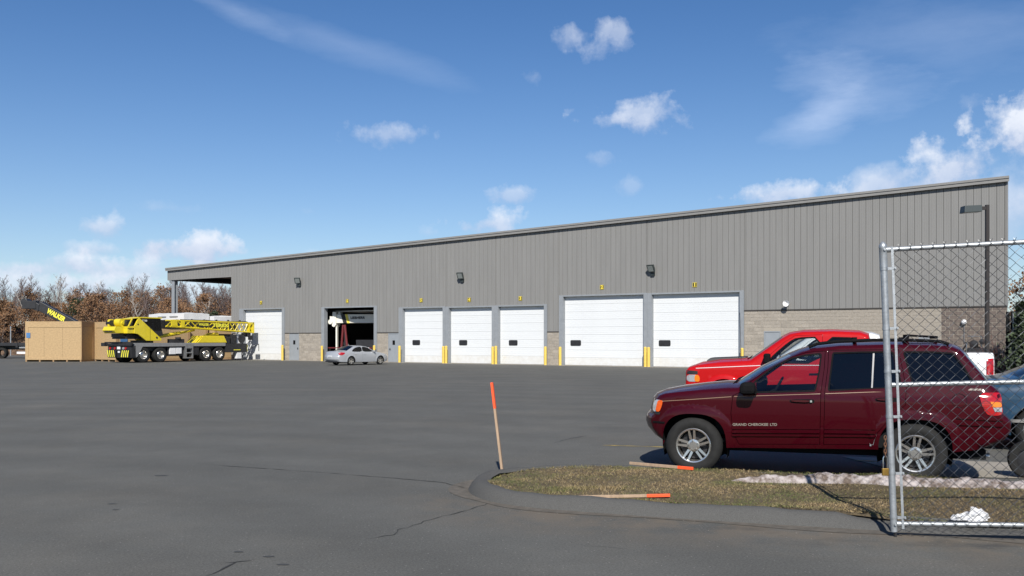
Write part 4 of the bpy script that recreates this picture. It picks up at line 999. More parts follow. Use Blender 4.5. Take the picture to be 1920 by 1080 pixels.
# --- red pickup with hood scoop
def pickup(name, label, loc, rot, paint, scoop=False, clear_lamps=True, bedlen=2.2, zbed=1.36, k=1.0):
    th = thing(name, label, 'pickup truck', loc, rot)
    e = 4.08
    tp = [(.10, .42, 0, -.05, 'bumper'), (-.02, .50, 0, -.06, 'bumper'), (-.04, .66, 0, -.06, 'bumper'), (.04, .70, 0, -.06, 'body'), (.05, .78, 0, -.06, 'grille'), (.06, 1.04, 0, -.05, 'body'), (.12, 1.11, .03, -.03, 'hood'), (.35, 1.175, .06, 0, 'hood'), (.80, 1.235, .07, 0, 'hood'), (1.40, 1.275, .06, 0, 'body'),
          (1.48, 1.29, .05, -.05, 'windshield'), (2.16, 1.78, .04, -.06, 'body'), (2.30, 1.865, .05, -.02, 'roof'), (2.60, 1.915, .05, 0, 'roof'), (3.20, 1.925, .05, 0, 'roof'), (3.75, 1.90, .05, 0, 'body'), (3.92, 1.84, .04, .03, 'rear_window'), (4.02, 1.40, 0, .03, 'body'), (4.05, zbed, 0, .02, 'body'), (e, zbed, 0, 0, 'tonneau'), (e+bedlen, zbed+.015, 0, 0, 'body'),
          (e+bedlen+.03, zbed-.05, 0, .02, 'tailgate'), (e+bedlen+.02, .72, 0, .02, 'bumper'), (e+bedlen+.10, .68, 0, .02, 'bumper'), (e+bedlen+.08, .50, 0, .02, 'bumper'), (e+bedlen-.1, .46, 0, 0, 'bumper')]
    wh_ = [(.92, .40), (e+.55, .40)]
    c = Car(th, tp, (.42, .44), wh_, .47, .985, M[paint], 1.22, r=.09, tumble=.22, nose=.06, tail=.02, flare=.05, step=.10, nose_len=.5, tail_len=.3)
    c.rearglass = M['glassdark']
    w1 = smooth_poly([(1.86, 1.24), (1.98, 1.40), (2.30, 1.68), (2.46, 1.77), (2.93, 1.79), (2.93, 1.24)], 1)
    w2_ = smooth_poly([(3.06, 1.25), (3.06, 1.785), (3.68, 1.77), (3.76, 1.60), (3.78, 1.26)], 1)
    d = [(1.72, .48), (2.98, .48), (3.00, 1.2), (2.99, 1.85), (2.42, 1.83), (2.20, 1.69), (1.76, 1.29)]
    c.body([w1, w2_], [d]); c.under(.40); c.cabin(1.45, 3.95, .55, 1.2, 1.62, [(2.05, 2), (3.0, 1)], seat_mat='dark')
    for w in (w1, w2_):
        c.patch(w, -.014, 'window', M['glassdark'] if w is w2_ else M['glasscar'], step=.15, rounding=False)
        c.patch(shrink(w, -.02), .001, 'window_seal', M['black'], step=.12, holes=[shrink(w, .012)], rounding=False)
    for sg in (-1, 1):
        c.patch(smooth_poly([(.085, .80), (.09, .955), (.36, .955), (.36, .80)], 1), .008, 'headlight', M['clear'], None, .08, (sg,), thick=.03)
        c.patch(smooth_poly([(.27, .80), (.27, .945), (.345, .955), (.385, .90), (.38, .80)], 1), .014, 'turn_signal', M['amber'], None, .08, (sg,), thick=.03)
        c.patch([(.095, .965), (.10, 1.055), (.34, 1.035), (.34, .965)], .006, 'headlight', M['satin'], None, .08, (sg,), thick=.02)
        band(c, .30, 1.70, 1.10, 1.175, .006, .002, 'pin_stripe', M['whiteline'], None, (sg,), 0); band(c, 1.74, 2.97, 1.178, 1.19, .006, .002, 'pin_stripe', M['whiteline'], c.dobj[(0, sg)], (sg,), 0)
        part('mirror', M['black'], th, lambda m: m.bx(1.78, 1.92, min(sg*1.0, sg*1.26), max(sg*1.0, sg*1.26), 1.22, 1.44), bevel=.04)
        part('mirror_arm', M['black'], th, lambda m: m.bx(1.82, 1.90, min(sg*.93, sg*1.02), max(sg*.93, sg*1.02), 1.24, 1.34))
        c.patch([(e+bedlen-.16, zbed-.12), (e+bedlen+.0, zbed-.12), (e+bedlen-.0, .82), (e+bedlen-.16, .82)], .022, 'taillight', M['redlens'], None, .1, (sg,), thick=.02)
        c.patch([(2.72, .98), (2.92, .985), (2.92, 1.02), (2.72, 1.015)], .02, 'handle', M['black'], c.dobj[(0, sg)], .2, (sg,), thick=.02)
    if scoop: part('hood_scoop', M['satin'], th, lambda m: m.add([(.46, -.34, 1.27), (.46, .34, 1.27), (.55, .32, 1.325), (.55, -.32, 1.325), (1.32, -.34, 1.36), (1.32, .34, 1.36), (1.34, -.36, 1.30), (1.34, .36, 1.30), (.46, -.36, 1.20), (.46, .36, 1.20)], [(0,1,2,3), (3,2,5,4), (4,5,7,6), (8,0,3,4,6), (1,9,7,5,2), (8,9,1,0)]), bevel=.015)
    part('wiper', M['black'], th, lambda m: (m.tube([(1.40, -.6, 1.315), (1.46, -.1, 1.36), (1.46, .5, 1.36)], .015, 6),))
    put_wheels(th, wh_, .84, .39, .26, .215, 'five'); return th, c
JR = math.atan2(-.328, .9446)
red, rc = pickup('pickup_truck', 'bright red pickup truck with black hood scoop parked beyond the maroon wagon', (21.0*(1279-960)/1750+.33, 21.0+.93, 0), JR, 'red', True, bedlen=1.62)
part('aerial', M['satin'], red, lambda m: m.cyl((1.25, -.55, 1.25), (1.22, -.56, 2.35), .006, n=5))
wpk, wc = pickup('pickup_truck', 'white pickup truck mostly hidden behind the red pickup and maroon wagon', (0, 0, 0), JR, 'white', False, bedlen=2.42, zbed=1.40)
# cab rear (x=3.95 along the truck, near side) stands at the sight line seen beside the red cab
cr = Vector((23.6*(1652-960)/1750, 23.6)); dv = Vector((.9446, -.328)); nv = Vector((.328, .9446))
o2 = cr-dv*3.95+nv*.93; wpk.location = (o2.x, o2.y, 0)

# --- saloon cars
def saloon(name, label, loc, rot, paint, k=1.0, glass='glasscar'):
    th = thing(name, label, 'car', loc, rot); th.scale = (k, k, k)
    tp = [(.20, .24, 0, -.14, 'bumper'), (.06, .30, 0, -.16, 'bumper'), (.02, .48, 0, -.18, 'bumper'), (.06, .60, 0, -.18, 'body'), (.16, .70, .02, -.12, 'hood'), (.50, .82, .04, -.06, 'hood'), (1.05, .92, .05, -.03, 'hood'), (1.36, .965, .04, -.05, 'windshield'),
          (1.95, 1.27, .05, -.08, 'body'), (2.15, 1.345, .05, -.03, 'roof'), (2.55, 1.39, .05, 0, 'roof'), (3.05, 1.385, .05, 0, 'body'), (3.30, 1.345, .05, .04, 'rear_window'), (3.98, 1.045, .04, .08, 'body'), (4.10, 1.02, .03, .08, 'boot_lid'), (4.62, .995, .03, .10, 'body'), (4.74, .95, 0, .12, 'boot_lid'), (4.80, .70, 0, .13, 'bumper'), (4.86, .64, 0, .14, 'bumper'), (4.86, .44, 0, .13, 'bumper'), (4.74, .28, 0, .1, 'bumper')]
    wl = [(.95, .32), (3.75, .32)]
    c = Car(th, tp, (.22, .24), wl, .37, .905, M[paint], .90, r=.09, tumble=.36, nose=.20, tail=.16, flare=.02, step=.09, nose_len=.9, tail_len=.8)
    c.rearglass = M['glassdark']
    w1 = smooth_poly([(1.62, .97), (1.80, 1.08), (2.10, 1.245), (2.32, 1.30), (2.62, 1.315), (2.62, .97)], 1)
    w2_ = smooth_poly([(2.70, .97), (2.70, 1.315), (3.05, 1.30), (3.36, 1.21), (3.60, 1.06), (3.56, .98)], 1)
    d1 = [(1.42, .28), (2.62, .28), (2.66, .8), (2.665, 1.34), (2.30, 1.335), (2.05, 1.27), (1.45, .94)]; d2 = [(2.67, .28), (3.30, .28), (3.42, .55), (3.60, .75), (3.64, .95), (3.45, 1.2), (3.10, 1.33), (2.70, 1.345), (2.70, .8)]
    c.body([w1, w2_], [d1, d2], .005); c.under(.2); c.cabin(1.4, 3.7, .28, .92, 1.6, [(1.95, 2), (2.85, 1)], seat_mat='dark')
    for w in (w1, w2_):
        c.patch(w, -.012, 'window', M[glass], step=.15, rounding=False); c.patch(shrink(w, -.016), .001, 'window_seal', M['black'], step=.12, holes=[shrink(w, .01)], rounding=False)
    for sg in (-1, 1):
        c.patch(smooth_poly([(.10, .60), (.18, .70), (.50, .76), (.46, .62)], 1), .006, 'headlight', M['clear'], None, .08, (sg,), thick=.03)
        tl = c.patch(smooth_poly([(4.28, .93), (4.66, .95), (4.76, .90), (4.77, .76), (4.60, .72), (4.42, .78)], 1), .006, 'taillight', M['redlens'], None, .06, (sg,), thick=.03)
        part('mirror', M[paint], th, lambda m: m.bx(1.58, 1.70, min(sg*.88, sg*1.06), max(sg*.88, sg*1.06), .95, 1.08), bevel=.03)
        for dd, x0 in ((0, 2.36), (1, 3.22)): c.patch([(x0, .77), (x0+.18, .775), (x0+.18, .80), (x0, .795)], .022, 'handle', M[paint], c.dobj[(dd, sg)], .2, (sg,), thick=.02)
    mm = MB(); mm.add([(4.985, -.26, .56), (4.985, .26, .56), (4.975, .26, .70), (4.975, -.26, .70)], [(0,1,2,3)]); mm.build('number_plate', M['whiteline'], th)
    part('bumper_slot', M['satin'], th, lambda m: m.bx(4.60, 4.90, -.6, .6, .24, .32))
    put_wheels(th, wl, .80, .315, .215, .205, 'five'); return th, c
# silver car: its rear towards us, nose to the right and away
sp = gat(657, 685); fp = sp + Vector((.64, .77, 0))*2.8
sil, slc = saloon('saloon_car', 'silver saloon car parked in front of the open bay', (0, 0, 0), 0, 'silver')
hd = Vector((-.64, -.77)); kk = .93                   # towards its tail = local +x
sil.rotation_euler.z = math.atan2(hd.y, hd.x); sil.scale = (kk,)*3
ly = Vector((-hd.y, hd.x))                             # local +y; right-hand side of the car is local +y
ow = Vector((sp.x, sp.y))-hd*3.75*kk-ly*.80*kk; sil.location = (ow.x, ow.y, 0)
part('trunk_emblem', M['chrome'], sil, lambda m: m.bx(4.79, 4.815, -.07, .07, .86, .91))
# blue cars to the right
TB = Vector((7.0+.30, 14.85+.85, 0)); kb_ = 1.1
b1, bc = saloon('saloon_car', 'blue car with pale side strip seen just right of the maroon wagon tail', TB+Vector((.9446, -.328, 0))*4.86*kb_, JR+math.pi, 'blue', kb_)
band(bc, 2.0, 4.78, .44, .44, .022, .012, 'side_strip', M['chrome'], None, (-1, 1))
b2, _ = saloon('saloon_car', 'slate blue car seen through the gate beyond the blue vehicle', (11.0, 21.2, 0), JR, 'slate', 1.05)

# ------------------------------------------------------------------ yellow truck crane
CX = Vector((.5446, .8387)); CN = Vector((-.8387, .5446))     # forward, towards its left side
cr = thing('truck_crane', 'yellow truck crane with lattice boom extension on a grey four axle carrier', 'crane', (-25.16*1.09, 63.8*1.09, 0), math.atan2(CX.y, CX.x)); cr.scale = (1.09,)*3
# local: x forward from the rear axle, y = 0 on the near (right) side, to y = 2.55 on the far side
part('deck', M['steelgrey'], cr, lambda m: (m.xz([(-.75, 1.35), (6.95, 1.33), (6.95, 1.10), (-.1, 1.09), (-.50, .42), (-.62, .36), (-.80, 1.30)], -.02, .06), m.bx(-.8, 6.95, .061, 2.5, 1.16, 1.34), m.xz([(-.75, 1.35), (6.95, 1.33), (6.95, 1.10), (-.1, 1.09), (-.50, .42), (-.62, .36), (-.80, 1.30)], 2.501, 2.58)), bevel=.015)
part('chassis', M['satin'], cr, lambda m: (m.bx(-.6, 6.9, .75, 1.8, .55, 1.15), m.bx(-.3, 6.9, .3, 2.2, .8, 1.1), m.bx(2.0, 3.3, .15, 2.4, .42, 1.1)))
rb = part('rear_panel', M['satin'], cr, lambda m: (m.bx(-1.0, -.62, -.02, 2.58, .34, 1.18), m.bx(-1.12, -.95, -.1, 2.95, 1.16, 1.32)), bevel=.02)
for y0, sg in ((.10, 1), (1.55, -1)):
    bd = part('warning_board', M['satin'], cr, lambda m: m.bx(-1.09, -1.06, y0, y0+.95, .38, .86))
    for k in range(4):
        x = y0+.12+k*.22
        part('yellow_stripe', M['yelprint'], bd, lambda m: m.add([(-1.094, x, .39), (-1.094, x+.10, .39), (-1.094, x+.10-sg*.12, .85), (-1.094, x-sg*.12, .85)], [(0,1,2,3)]))
for y0, mt in ((.55, 'redlens'), (.8, 'clear'), (1.75, 'redlens'), (2.3, 'redlens')): part('tail_lamp', M[mt], cr, lambda m: m.cyl((-1.0, y0, .98), (-1.05, y0, .98), .09, n=10))
part('number_plate', M['whiteline'], cr, lambda m: (m.bx(-1.03, -1.01, 1.15, 1.5, .92, 1.12), m.bx(-1.03, -1.01, 1.2, 1.42, .68, .8)))
part('outrigger_beam', M['satin'], cr, lambda m: (m.bx(-1.25, -1.0, 2.6, 3.0, 1.12, 1.36), m.bx(-1.05, -.9, -.12, 2.9, 1.33, 1.42)))
CWX = [(0, .52), (1.36, .52), (5.22, .52), (6.42, .52)]
cty = wheel_mesh(.53, .30, .29).mesh('wheel', M['rubber'], 40); crm = {sg: rim_mesh(.29, .34, 'steel', sg).mesh('rim', M['rim'], 40) for sg in (-1, 1)}
for wx, wz in CWX:
    for y, sg in ((.17, -1), (.52, -1), (2.38, 1), (2.03, 1)):
        if y in (.52, 2.03) and wx > 3: continue
        o = bpy.data.objects.new('wheel', cty); link(o, cr); o.location = (wx, y, wz)
        q = bpy.data.objects.new('rim', crm[sg]); link(q, o)
part('fender', M['satin'], cr, lambda m: (m.bx(-.55, 2.0, .05, 2.5, 1.07, 1.10), m.bx(4.6, 7.0, .05, 2.5, 1.06, 1.09)))
tb = part('toolbox', M['whitep'], cr, lambda m: (m.bx(2.12, 2.62, .05, .5, .55, 1.0), m.bx(2.66, 3.1, .05, .5, .58, 1.02)), bevel=.01)
part('step', M['alu'], cr, lambda m: (m.bx(3.36, 3.46, -.04, .3, .24, 1.28), m.bx(3.95, 4.03, -.04, .3, .24, 1.28), m.bx(3.46, 3.95, -.04, .3, .24, .32), m.bx(3.46, 3.95, -.04, .3, .60, .68), m.bx(3.46, 3.95, -.04, .2, .95, 1.28)))
part('fuel_tank', M['satin'], cr, lambda m: m.bx(4.05, 4.62, .05, .6, .45, 1.05), bevel=.05)
# superstructure
part('turntable', M['satin'], cr, lambda m: (m.cyl((.75, 1.28, 1.3), (.75, 1.28, 1.52), .75, n=24), m.bx(-1.0, .6, .5, 2.1, 1.62, 1.95)))
hs = [(-1.23, 2.50), (-.94, 3.0), (-.40, 3.10), (-.34, 3.04), (1.40, 1.62), (1.36, 1.50), (.19, 1.50), (-.48, 1.96), (-.77, 2.00)]
ho = part('house_side', M['crane_y'], cr, lambda m: (m.xz([(-.74, 2.5), (-.40, 3.10), (-.34, 3.04), (1.40, 1.62), (1.36, 1.50), (.19, 1.50), (-.48, 1.96), (-.77, 2.00)], -.02, .08), m.xz([(-1.23, 2.5), (-.94, 3.0), (-.40, 3.10), (1.40, 1.62), (1.36, 1.50), (.19, 1.50), (-.48, 1.96), (-1.2, 2.00)], 1.0, 1.1)), bevel=.012)
part('seam', M['satin'], ho, lambda m: (m.bx(.47, .49, -.024, -.021, 1.52, 2.36), m.cyl((1.0, -.022, 1.72), (1.0, -.045, 1.72), .07, n=12), m.cyl((-.48, -.022, 2.62), (-.48, -.04, 2.62), .05, n=10)))
part('house_frame', M['crane_y'], cr, lambda m: (m.xz([(-1.23, 2.46), (-1.14, 2.46), (-.86, 2.98), (-.94, 3.0)], -.02, .06), m.xz([(-1.23, 2.36), (-.76, 2.36), (-.76, 2.50), (-1.23, 2.46)], -.02, .9), m.xz([(-.95, 2.98), (-.40, 3.03), (-.40, 3.10), (-.95, 3.02)], -.02, .9), m.bx(-1.23, -.78, .065, .9, 2.0, 2.35)), bevel=.01)
part('winch', M['satin'], cr, lambda m: (m.cyl((-.95, .2, 2.68), (-.95, .9, 2.68), .25, n=16), m.bx(-1.1, -.3, .3, .95, 2.1, 2.9)))
cabp = [(-.34, 3.02), (1.42, 3.04), (1.50, 2.34), (1.62, 1.86), (1.14, 1.84)]
cb = part('cab', M['satin'], cr, lambda m: m.xz(cabp, .10, .95), bevel=.02)
part('window', M['glassdark'], cb, lambda m: (m.xz([(-.1, 2.93), (.75, 2.95), (.75, 2.32)], .085, .098), m.xz([(.8, 2.95), (1.38, 2.95), (1.42, 2.2), (.8, 2.2)], .085, .098)))
part('roof_edge', M['crane_y'], cb, lambda m: m.bx(-.40, 1.46, .02, 1.0, 3.045, 3.12))
text_obj('T 750', .16, M['whiteline'], cb, lambda x, y: (.12+x, .08, 2.87+y), bold=.006)
# counterweight with drums
part('counterweight', M['crane_y'], cr, lambda m: (m.xz([(-1.98, 2.20), (-1.85, 2.46), (-.62, 2.46), (-.45, 2.25), (-.60, 2.02), (-1.8, 2.0)], .45, 1.75), m.xz([(-1.80, 2.465), (-1.80, 2.86), (-1.72, 2.95), (-1.45, 2.95), (-1.40, 2.465)], 1.25, 1.45)), bevel=.025)
part('drum', M['crane_y'], cr, lambda m: (m.cyl((-1.25, .55, 2.73), (-1.25, 1.2, 2.73), .27, n=20), m.cyl((-1.25, .45, 2.71), (-1.25, .55, 2.71), .12, n=12), m.cyl((-.75, .35, 2.3), (-.3, .35, 2.2), .08, n=8)), smooth=40)
part('drum', M['satin'], cr, lambda m: (m.cyl((-1.62, 1.15, 2.70), (-1.62, 1.6, 2.70), .20, n=16), m.bx(-1.2, -.3, .6, 1.9, 1.75, 1.99)))
text_obj('WALKER', .17, M['blackprint'], cr, lambda x, y: (-1.975+(y+.02)*.3, 1.1-x, 2.13+y), bold=.01, width=.9)
# main telescopic boom, lift cylinder, lattice extension
bmz = lambda x: 2.70+(-.014)*(x-2.6)
part('boom', M['satin'], cr, lambda m: m.xz([(-.6, 2.98), (1.5, 2.96), (9.0, 2.80), (9.0, 2.30), (5.4, 2.36), (3.5, 2.30), (1.5, 2.45), (-.6, 2.5)], 1.15, 1.75))
part('lift_cylinder', M['crane_y'], cr, lambda m: (m.cyl((1.3, .75, 1.74), (3.6, .95, 2.05), .13, n=12), m.cyl((3.6, .95, 2.05), (5.0, 1.1, 2.28), .085, n=10), m.bx(1.2, 1.5, .55, 1.0, 1.6, 1.9)), smooth=40)
def jtop(x): return 2.93-.012*(x-2.5)
def jbot(x): return 2.50-.052*(x-2.5)
def chord(m, y):
    m.cyl((2.2, y, jtop(2.2)), (9.6, y, jtop(9.6)), .055, n=6); m.cyl((2.2, y, jbot(2.2)), (9.6, y, jbot(9.6)), .055, n=6)
jb = part('lattice_boom', M['crane_y'], cr, lambda m: (chord(m, .10), chord(m, .62)))
xs = [2.25, 2.75, 3.3, 3.9, 4.5, 5.1, 5.7, 6.3, 6.9, 7.4, 7.9, 8.35, 8.8, 9.2, 9.6]
for i in range(len(xs)-1):
    a, b = xs[i], xs[i+1]
    p, q = ((a, jbot(a)), (b, jtop(b))) if i % 2 == 0 else ((a, jtop(a)), (b, jbot(b)))
    for y in (.10, .62): part('lacing', M['crane_y'], jb, lambda m: m.cyl((p[0], y, p[1]), (q[0], y, q[1]), .036, n=5))
for a in (2.3, 4.6, 7.3, 9.3): part('lacing', M['crane_y'], jb, lambda m: (m.cyl((a, .10, jtop(a)), (a, .62, jbot(a)), .03, n=5), m.cyl((a, .1, jtop(a)), (a, .62, jtop(a)), .03, n=5), m.cyl((a, .1, jbot(a)), (a, .1, jtop(a)), .05, n=6)))
part('boom_plate', M['crane_y'], jb, lambda m: m.bx(2.25, 2.75, .05, .09, 2.55, 2.95)); part('boom_plate', M['crane_y'], jb, lambda m: m.bx(3.05, 3.35, .03, .09, 2.45, 2.98))
part('boom_plate', M['crane_y'], jb, lambda m: (m.bx(9.25, 9.75, .04, .09, jtop(9.6)-.10, jtop(9.6)+.06), m.bx(9.6, 9.76, .04, .7, jbot(9.6)-.06, jtop(9.6)+.06)))
part('boom_sign', M['blackprint'], jb, lambda m: m.bx(4.50, 5.52, .045, .055, 2.50, 2.83))
text_obj('WALKER', .24, M['yelprint'], jb, lambda x, y: (5.01+x, .035, 2.67+y-.02*x), bold=.012, width=.92)
text_obj('TEREX', .32, M['yelprint'], jb, lambda x, y: (6.55+x, .045, 2.62+y-.02*x), bold=.02, width=1.5)
part('hose_reel', M['satin'], cr, lambda m: (m.tube([(3.2, .35, 3.0), (5, .35, 2.99), (7.5, .35, 2.93), (9.2, .35, 2.95), (9.4, .35, 2.9)], .035, 6),))
for k in range(5): part('pulley', M['satin'], cr, lambda m: m.cyl((4.2+k*1.1, .3, 2.99), (4.2+k*1.1, .4, 2.99), .07, n=8))
# engine hood, driver cab front
part('engine_hood', M['crane_y'], cr, lambda m: (m.xz([(4.45, 1.345), (4.95, 1.86), (6.85, 1.86), (7.12, 1.345)], .02, 1.3), m.xz([(5.6, 1.87), (6.1, 2.06), (6.6, 2.10), (6.7, 1.87)], .4, 1.0)), bevel=.03)
part('grab_rail', M['crane_y'], cr, lambda m: [m.cyl((4.15+k*.12, .02, 1.4+k*.12), (4.45+k*.12, .02, 1.75+k*.02), .03, n=5) for k in range(4)])
part('battery_box', M['satin'], cr, lambda m: (m.bx(2.62, 3.45, .2, 1.0, 1.345, 1.62), m.cyl((3.0, .3, 1.62), (3.0, .3, 1.75), .2, n=10)))
part('driver_cab', M['satin'], cr, lambda m: (m.bx(6.98, 9.0, -.02, 2.5, .62, 1.28), m.bx(7.2, 8.7, 1.2, 2.4, 1.28, 2.0), m.bx(7.25, 7.45, .1, .5, 1.285, 1.8), m.bx(7.6, 8.15, .15, .6, 1.285, 1.95), m.bx(7.05, 7.2, .1, .35, 1.285, 1.65)), bevel=.02)
part('yellow_edge', M['yelprint'], cr, lambda m: (m.bx(7.7, 8.35, -.028, -.0205, .78, .83), m.bx(9.003, 9.04, .0, .12, .66, 1.2), m.bx(9.003, 9.04, .5, .62, .66, 1.2)))
part('outrigger_jack', M['whitep'], cr, lambda m: (m.bx(8.05, 8.45, .0, .3, .15, .61), m.bx(8.2, 8.9, .3, .32, 1.3, 2.15), m.bx(8.8, 9.0, .3, .33, 1.3, 2.0)))
part('hook_block', M['satin'], cr, lambda m: (m.cyl((8.7, .2, 1.65), (8.7, .5, 1.65), .32, n=14), m.cyl((9.35, .2, 1.98), (9.35, .5, 1.98), .2, n=14), m.bx(8.7, 9.35, .25, .45, 1.9, 2.1), m.cyl((8.95, .3, 1.9), (8.7, .3, 1.7), .05, n=6)))
part('mirror', M['satin'], cr, lambda m: (m.bx(9.0, 9.06, -.62, -.1, 1.55, 1.9), m.cyl((9.0, 0, 1.2), (9.02, -.4, 1.65), .025, n=5), m.cyl((9.0, -.05, .75), (9.35, -.9, 1.25), .03, n=5), m.cyl((9.35, -.9, 1.25), (9.35, -.92, .7), .03, n=5)), bevel=.02)

# ------------------------------------------------------------------ crates
def crate(label, corner, left, right_len, left_len, h, tarp=False, labelpos=None, slots=False, runners=True, mark=None):
    """corner: nearest bottom corner; left: unit direction of the face running to the left"""
    l = Vector(left).normalized(); b = Vector((-l.y, l.x))*-1
    if b.y < 0: b = -b
    th = thing('wooden_crate', label, 'crate', (corner[0], corner[1], 0), math.atan2(-l.y, -l.x), 'shipping crates beside the crane')
    L, D = left_len, right_len; z0 = .14
    ht = h-.55 if tarp else h
    # local x runs right (so the face spans x -L..0), y runs back
    ns = max(2, int(round(L/1.3)))
    for k in range(ns): part('plywood_sheet', M['osb'], th, lambda m: m.bx(-L+.02+(L-.042)*k/ns+.005, -L+.02+(L-.042)*(k+1)/ns-.005, random.uniform(-.004, .004), .03, z0, ht))
    part('side_panel', M['osb'], th, lambda m: m.bx(-.02, .01, .0, D, z0, ht))
    part('side_panel', M['osb'], th, lambda m: m.bx(-L-.01, -L+.018, .0, D, z0, ht)); part('side_panel', M['osb'], th, lambda m: m.bx(-L+.02, -.022, D-.03, D, z0, ht))
    part('lid', M['osb'], th, lambda m: m.bx(-L-.02, .02, -.02, D+.02, ht+.002, ht+.05))
    part('batten', M['osb'], th, lambda m: m.bx(-L+.0, .0, -.03, -.002, ht-.42, ht-.002)); part('batten', M['osb'], th, lambda m: m.bx(-L, 0, -.03, -.002, z0, z0+.2))
    part('batten', M['batten'], th, lambda m: m.bx(.012, .036, .0, D, ht-.38, ht-.002)); part('batten', M['batten'], th, lambda m: m.bx(.012, .036, .0, .22, z0, ht-.382)); part('batten', M['batten'], th, lambda m: m.bx(.012, .036, D-.22, D, z0, ht-.382))
    part('batten', M['osb'], th, lambda m: m.bx(-L-.002, -L+.25, -.03, -.002, z0+.202, ht-.422)); 
    n = max(3, int(L/.9))
    for k in range(n+1): part('runner', M['batten'], th, lambda m: m.bx(-L+k*(L-.12)/n, -L+k*(L-.12)/n+.12, .0, D, 0, z0-.002))
    if tarp:
        def tp(m):
            nx, ny = 12, 5; ov = .08
            rng2 = random.Random(int(abs(corner[0])*100))
            pts = {}
            for i in range(nx+1):
                for j in range(ny+1):
                    x = -L-ov+(L+2*ov)*i/nx; y = -ov+(D+2*ov)*j/ny; z = h+rng2.uniform(-.02, .03)-(.07 if i in (0, nx) or j in (0, ny) else 0); pts[i, j] = len(m.v); m.v.append((x, y, z))
            for i in range(nx):
                for j in range(ny): m.f.append((pts[i, j], pts[i+1, j], pts[i+1, j+1], pts[i, j+1]))
            rim = [(i, 0) for i in range(nx)]+[(nx, j) for j in range(ny)]+[(i, ny) for i in range(nx, 0, -1)]+[(0, j) for j in range(ny, 0, -1)]
            low = []
            for i, j in rim:
                v = m.v[pts[i, j]]; low.append(len(m.v)); m.v.append((v[0]+rng2.uniform(-.02, .03), v[1]-rng2.uniform(0, .03), ht-.05+rng2.uniform(-.06, .05)))
            for q in range(len(rim)):
                a, b2 = rim[q], rim[(q+1) % len(rim)]; m.f.append((pts[a], low[q], low[(q+1) % len(rim)], pts[b2]))
        tt = part('tarp_cover', M['tarp'], th, tp)
        if slots:
            for a in (.28, .62): part('vent_slot', M['steelgrey'], tt, lambda m: m.bx(-L+L*a-.05, -L+L*a+1.15, -.13, -.105, ht+.18, ht+.27))
    if labelpos:
        part('label', M['bluelab'], th, lambda m: m.bx(labelpos[0], labelpos[0]+labelpos[2], labelpos[3], labelpos[3]+.012, labelpos[1], labelpos[1]+.40))
    if mark:
        text_obj(mark, .22, M['flash'], th, lambda x, y: (-1.3+x, -.0345, z0+.28+y), width=1.5)
    return th
crate('plain plywood crate nearest the black truck boom, with a small blue label', (-33.5, 72.6), (-.9987, .05), 2.0, 4.47, 3.09, labelpos=(-4.38, 1.85, .32, -.045))
c2 = crate('long plywood crate standing directly behind the yellow crane', (-30.9, 72.8), (-.8, .6), 6.6, 3.1, 3.07)
part('label', M['bluelab'], c2, lambda m: m.bx(.04, .05, .35, .95, 1.55, 1.95))
part('mark', M['satin'], c2, lambda m: m.bx(-.22, -.14, -.035, -.03, 2.4, 2.85))
crate('tall crate with a white slotted cover seen above the crane cab', (-27.7, 78.9), (-.8, .6), 2.3, 5.1, 4.0, tarp=True, slots=True)
crate('crate with a crumpled white cover beside the canopy wall', (-25.7, 80.6), (-.8, .6), 4.2, 1.3, 3.78, tarp=True)

# ------------------------------------------------------------------ black boom truck and flatbed at the left
bt = thing('boom_truck', 'black boom lettered WALKER in yellow rising behind the plywood crate', 'crane', (0, 0, 0))
def at(px, py, Y): return Vector(((px-960)/1750*Y, Y, 1.75-(py-636)/1750*Y))
YB = 80.0
A, B = at(70, 572, YB), at(150, 616, YB)
dx = (B-A).normalized(); up = Vector((dx.z, 0, -dx.x))*-1
if up.z < 0: up = -up
def bar(m, p, q, hw, y0, y1):
    vs = []
    for y in (y0, y1):
        for e, sgn in ((p, -1), (q, -1), (q, 1), (p, 1)): vs.append(e+up*sgn*hw+Vector((0, y, 0)))
    m.add(vs, [(0,1,2,3), (7,6,5,4), (0,4,5,1), (1,5,6,2), (2,6,7,3), (3,7,4,0)])
part('boom', M['satin'], bt, lambda m: (bar(m, A, B+dx*1.5, .38, 0, .7), bar(m, A+dx*2.5, B+dx*4, .30, .05, .65)), bevel=.03)
part('boom_head', M['satin'], bt, lambda m: (m.bx(at(42, 562, YB).x, at(68, 562, YB).x, YB-.1, YB+.8, at(40, 579, YB).z, at(40, 564, YB).z), m.xz([(at(62, 563, YB).x, at(62, 563, YB).z), (at(74, 571, YB).x, at(74, 571, YB).z), (at(72, 584, YB).x, at(72, 584, YB).z), (at(60, 579, YB).x, at(60, 579, YB).z)], YB-.05, YB+.75), m.cyl(at(45, 566, YB), at(45, 566, YB)+Vector((0, .8, 0)), .3, n=12)), bevel=.03)
mid = A*.62+B*.38+dx*.25
text_obj('WALKER', .56, M['yelprint'], bt, lambda x, y: mid+dx*x+up*y+Vector((0, -.012, 0)), bold=.03, width=1.75)
part('body', M['satin'], bt, lambda m: (m.bx(-37.5, -31.5, 79.6, 82, .6, 1.6), m.bx(-33.5, -31.6, 79.6, 82, 1.6, 2.4)))
for x in (-36.5, -35.3, -32.4): part('wheel', M['rubber'], bt, lambda m: m.revolve([(.3, -.2), (.5, -.2), (.52, -.1), (.52, .1), (.5, .2), (.3, .2)], 20, (x, 79.9, .52), close=True), smooth=40)
fb = thing('flatbed_trailer', 'black flatbed trailer with red side marks at the left edge of the yard', 'trailer', (-46.5, 84.5, 0), R(-4))
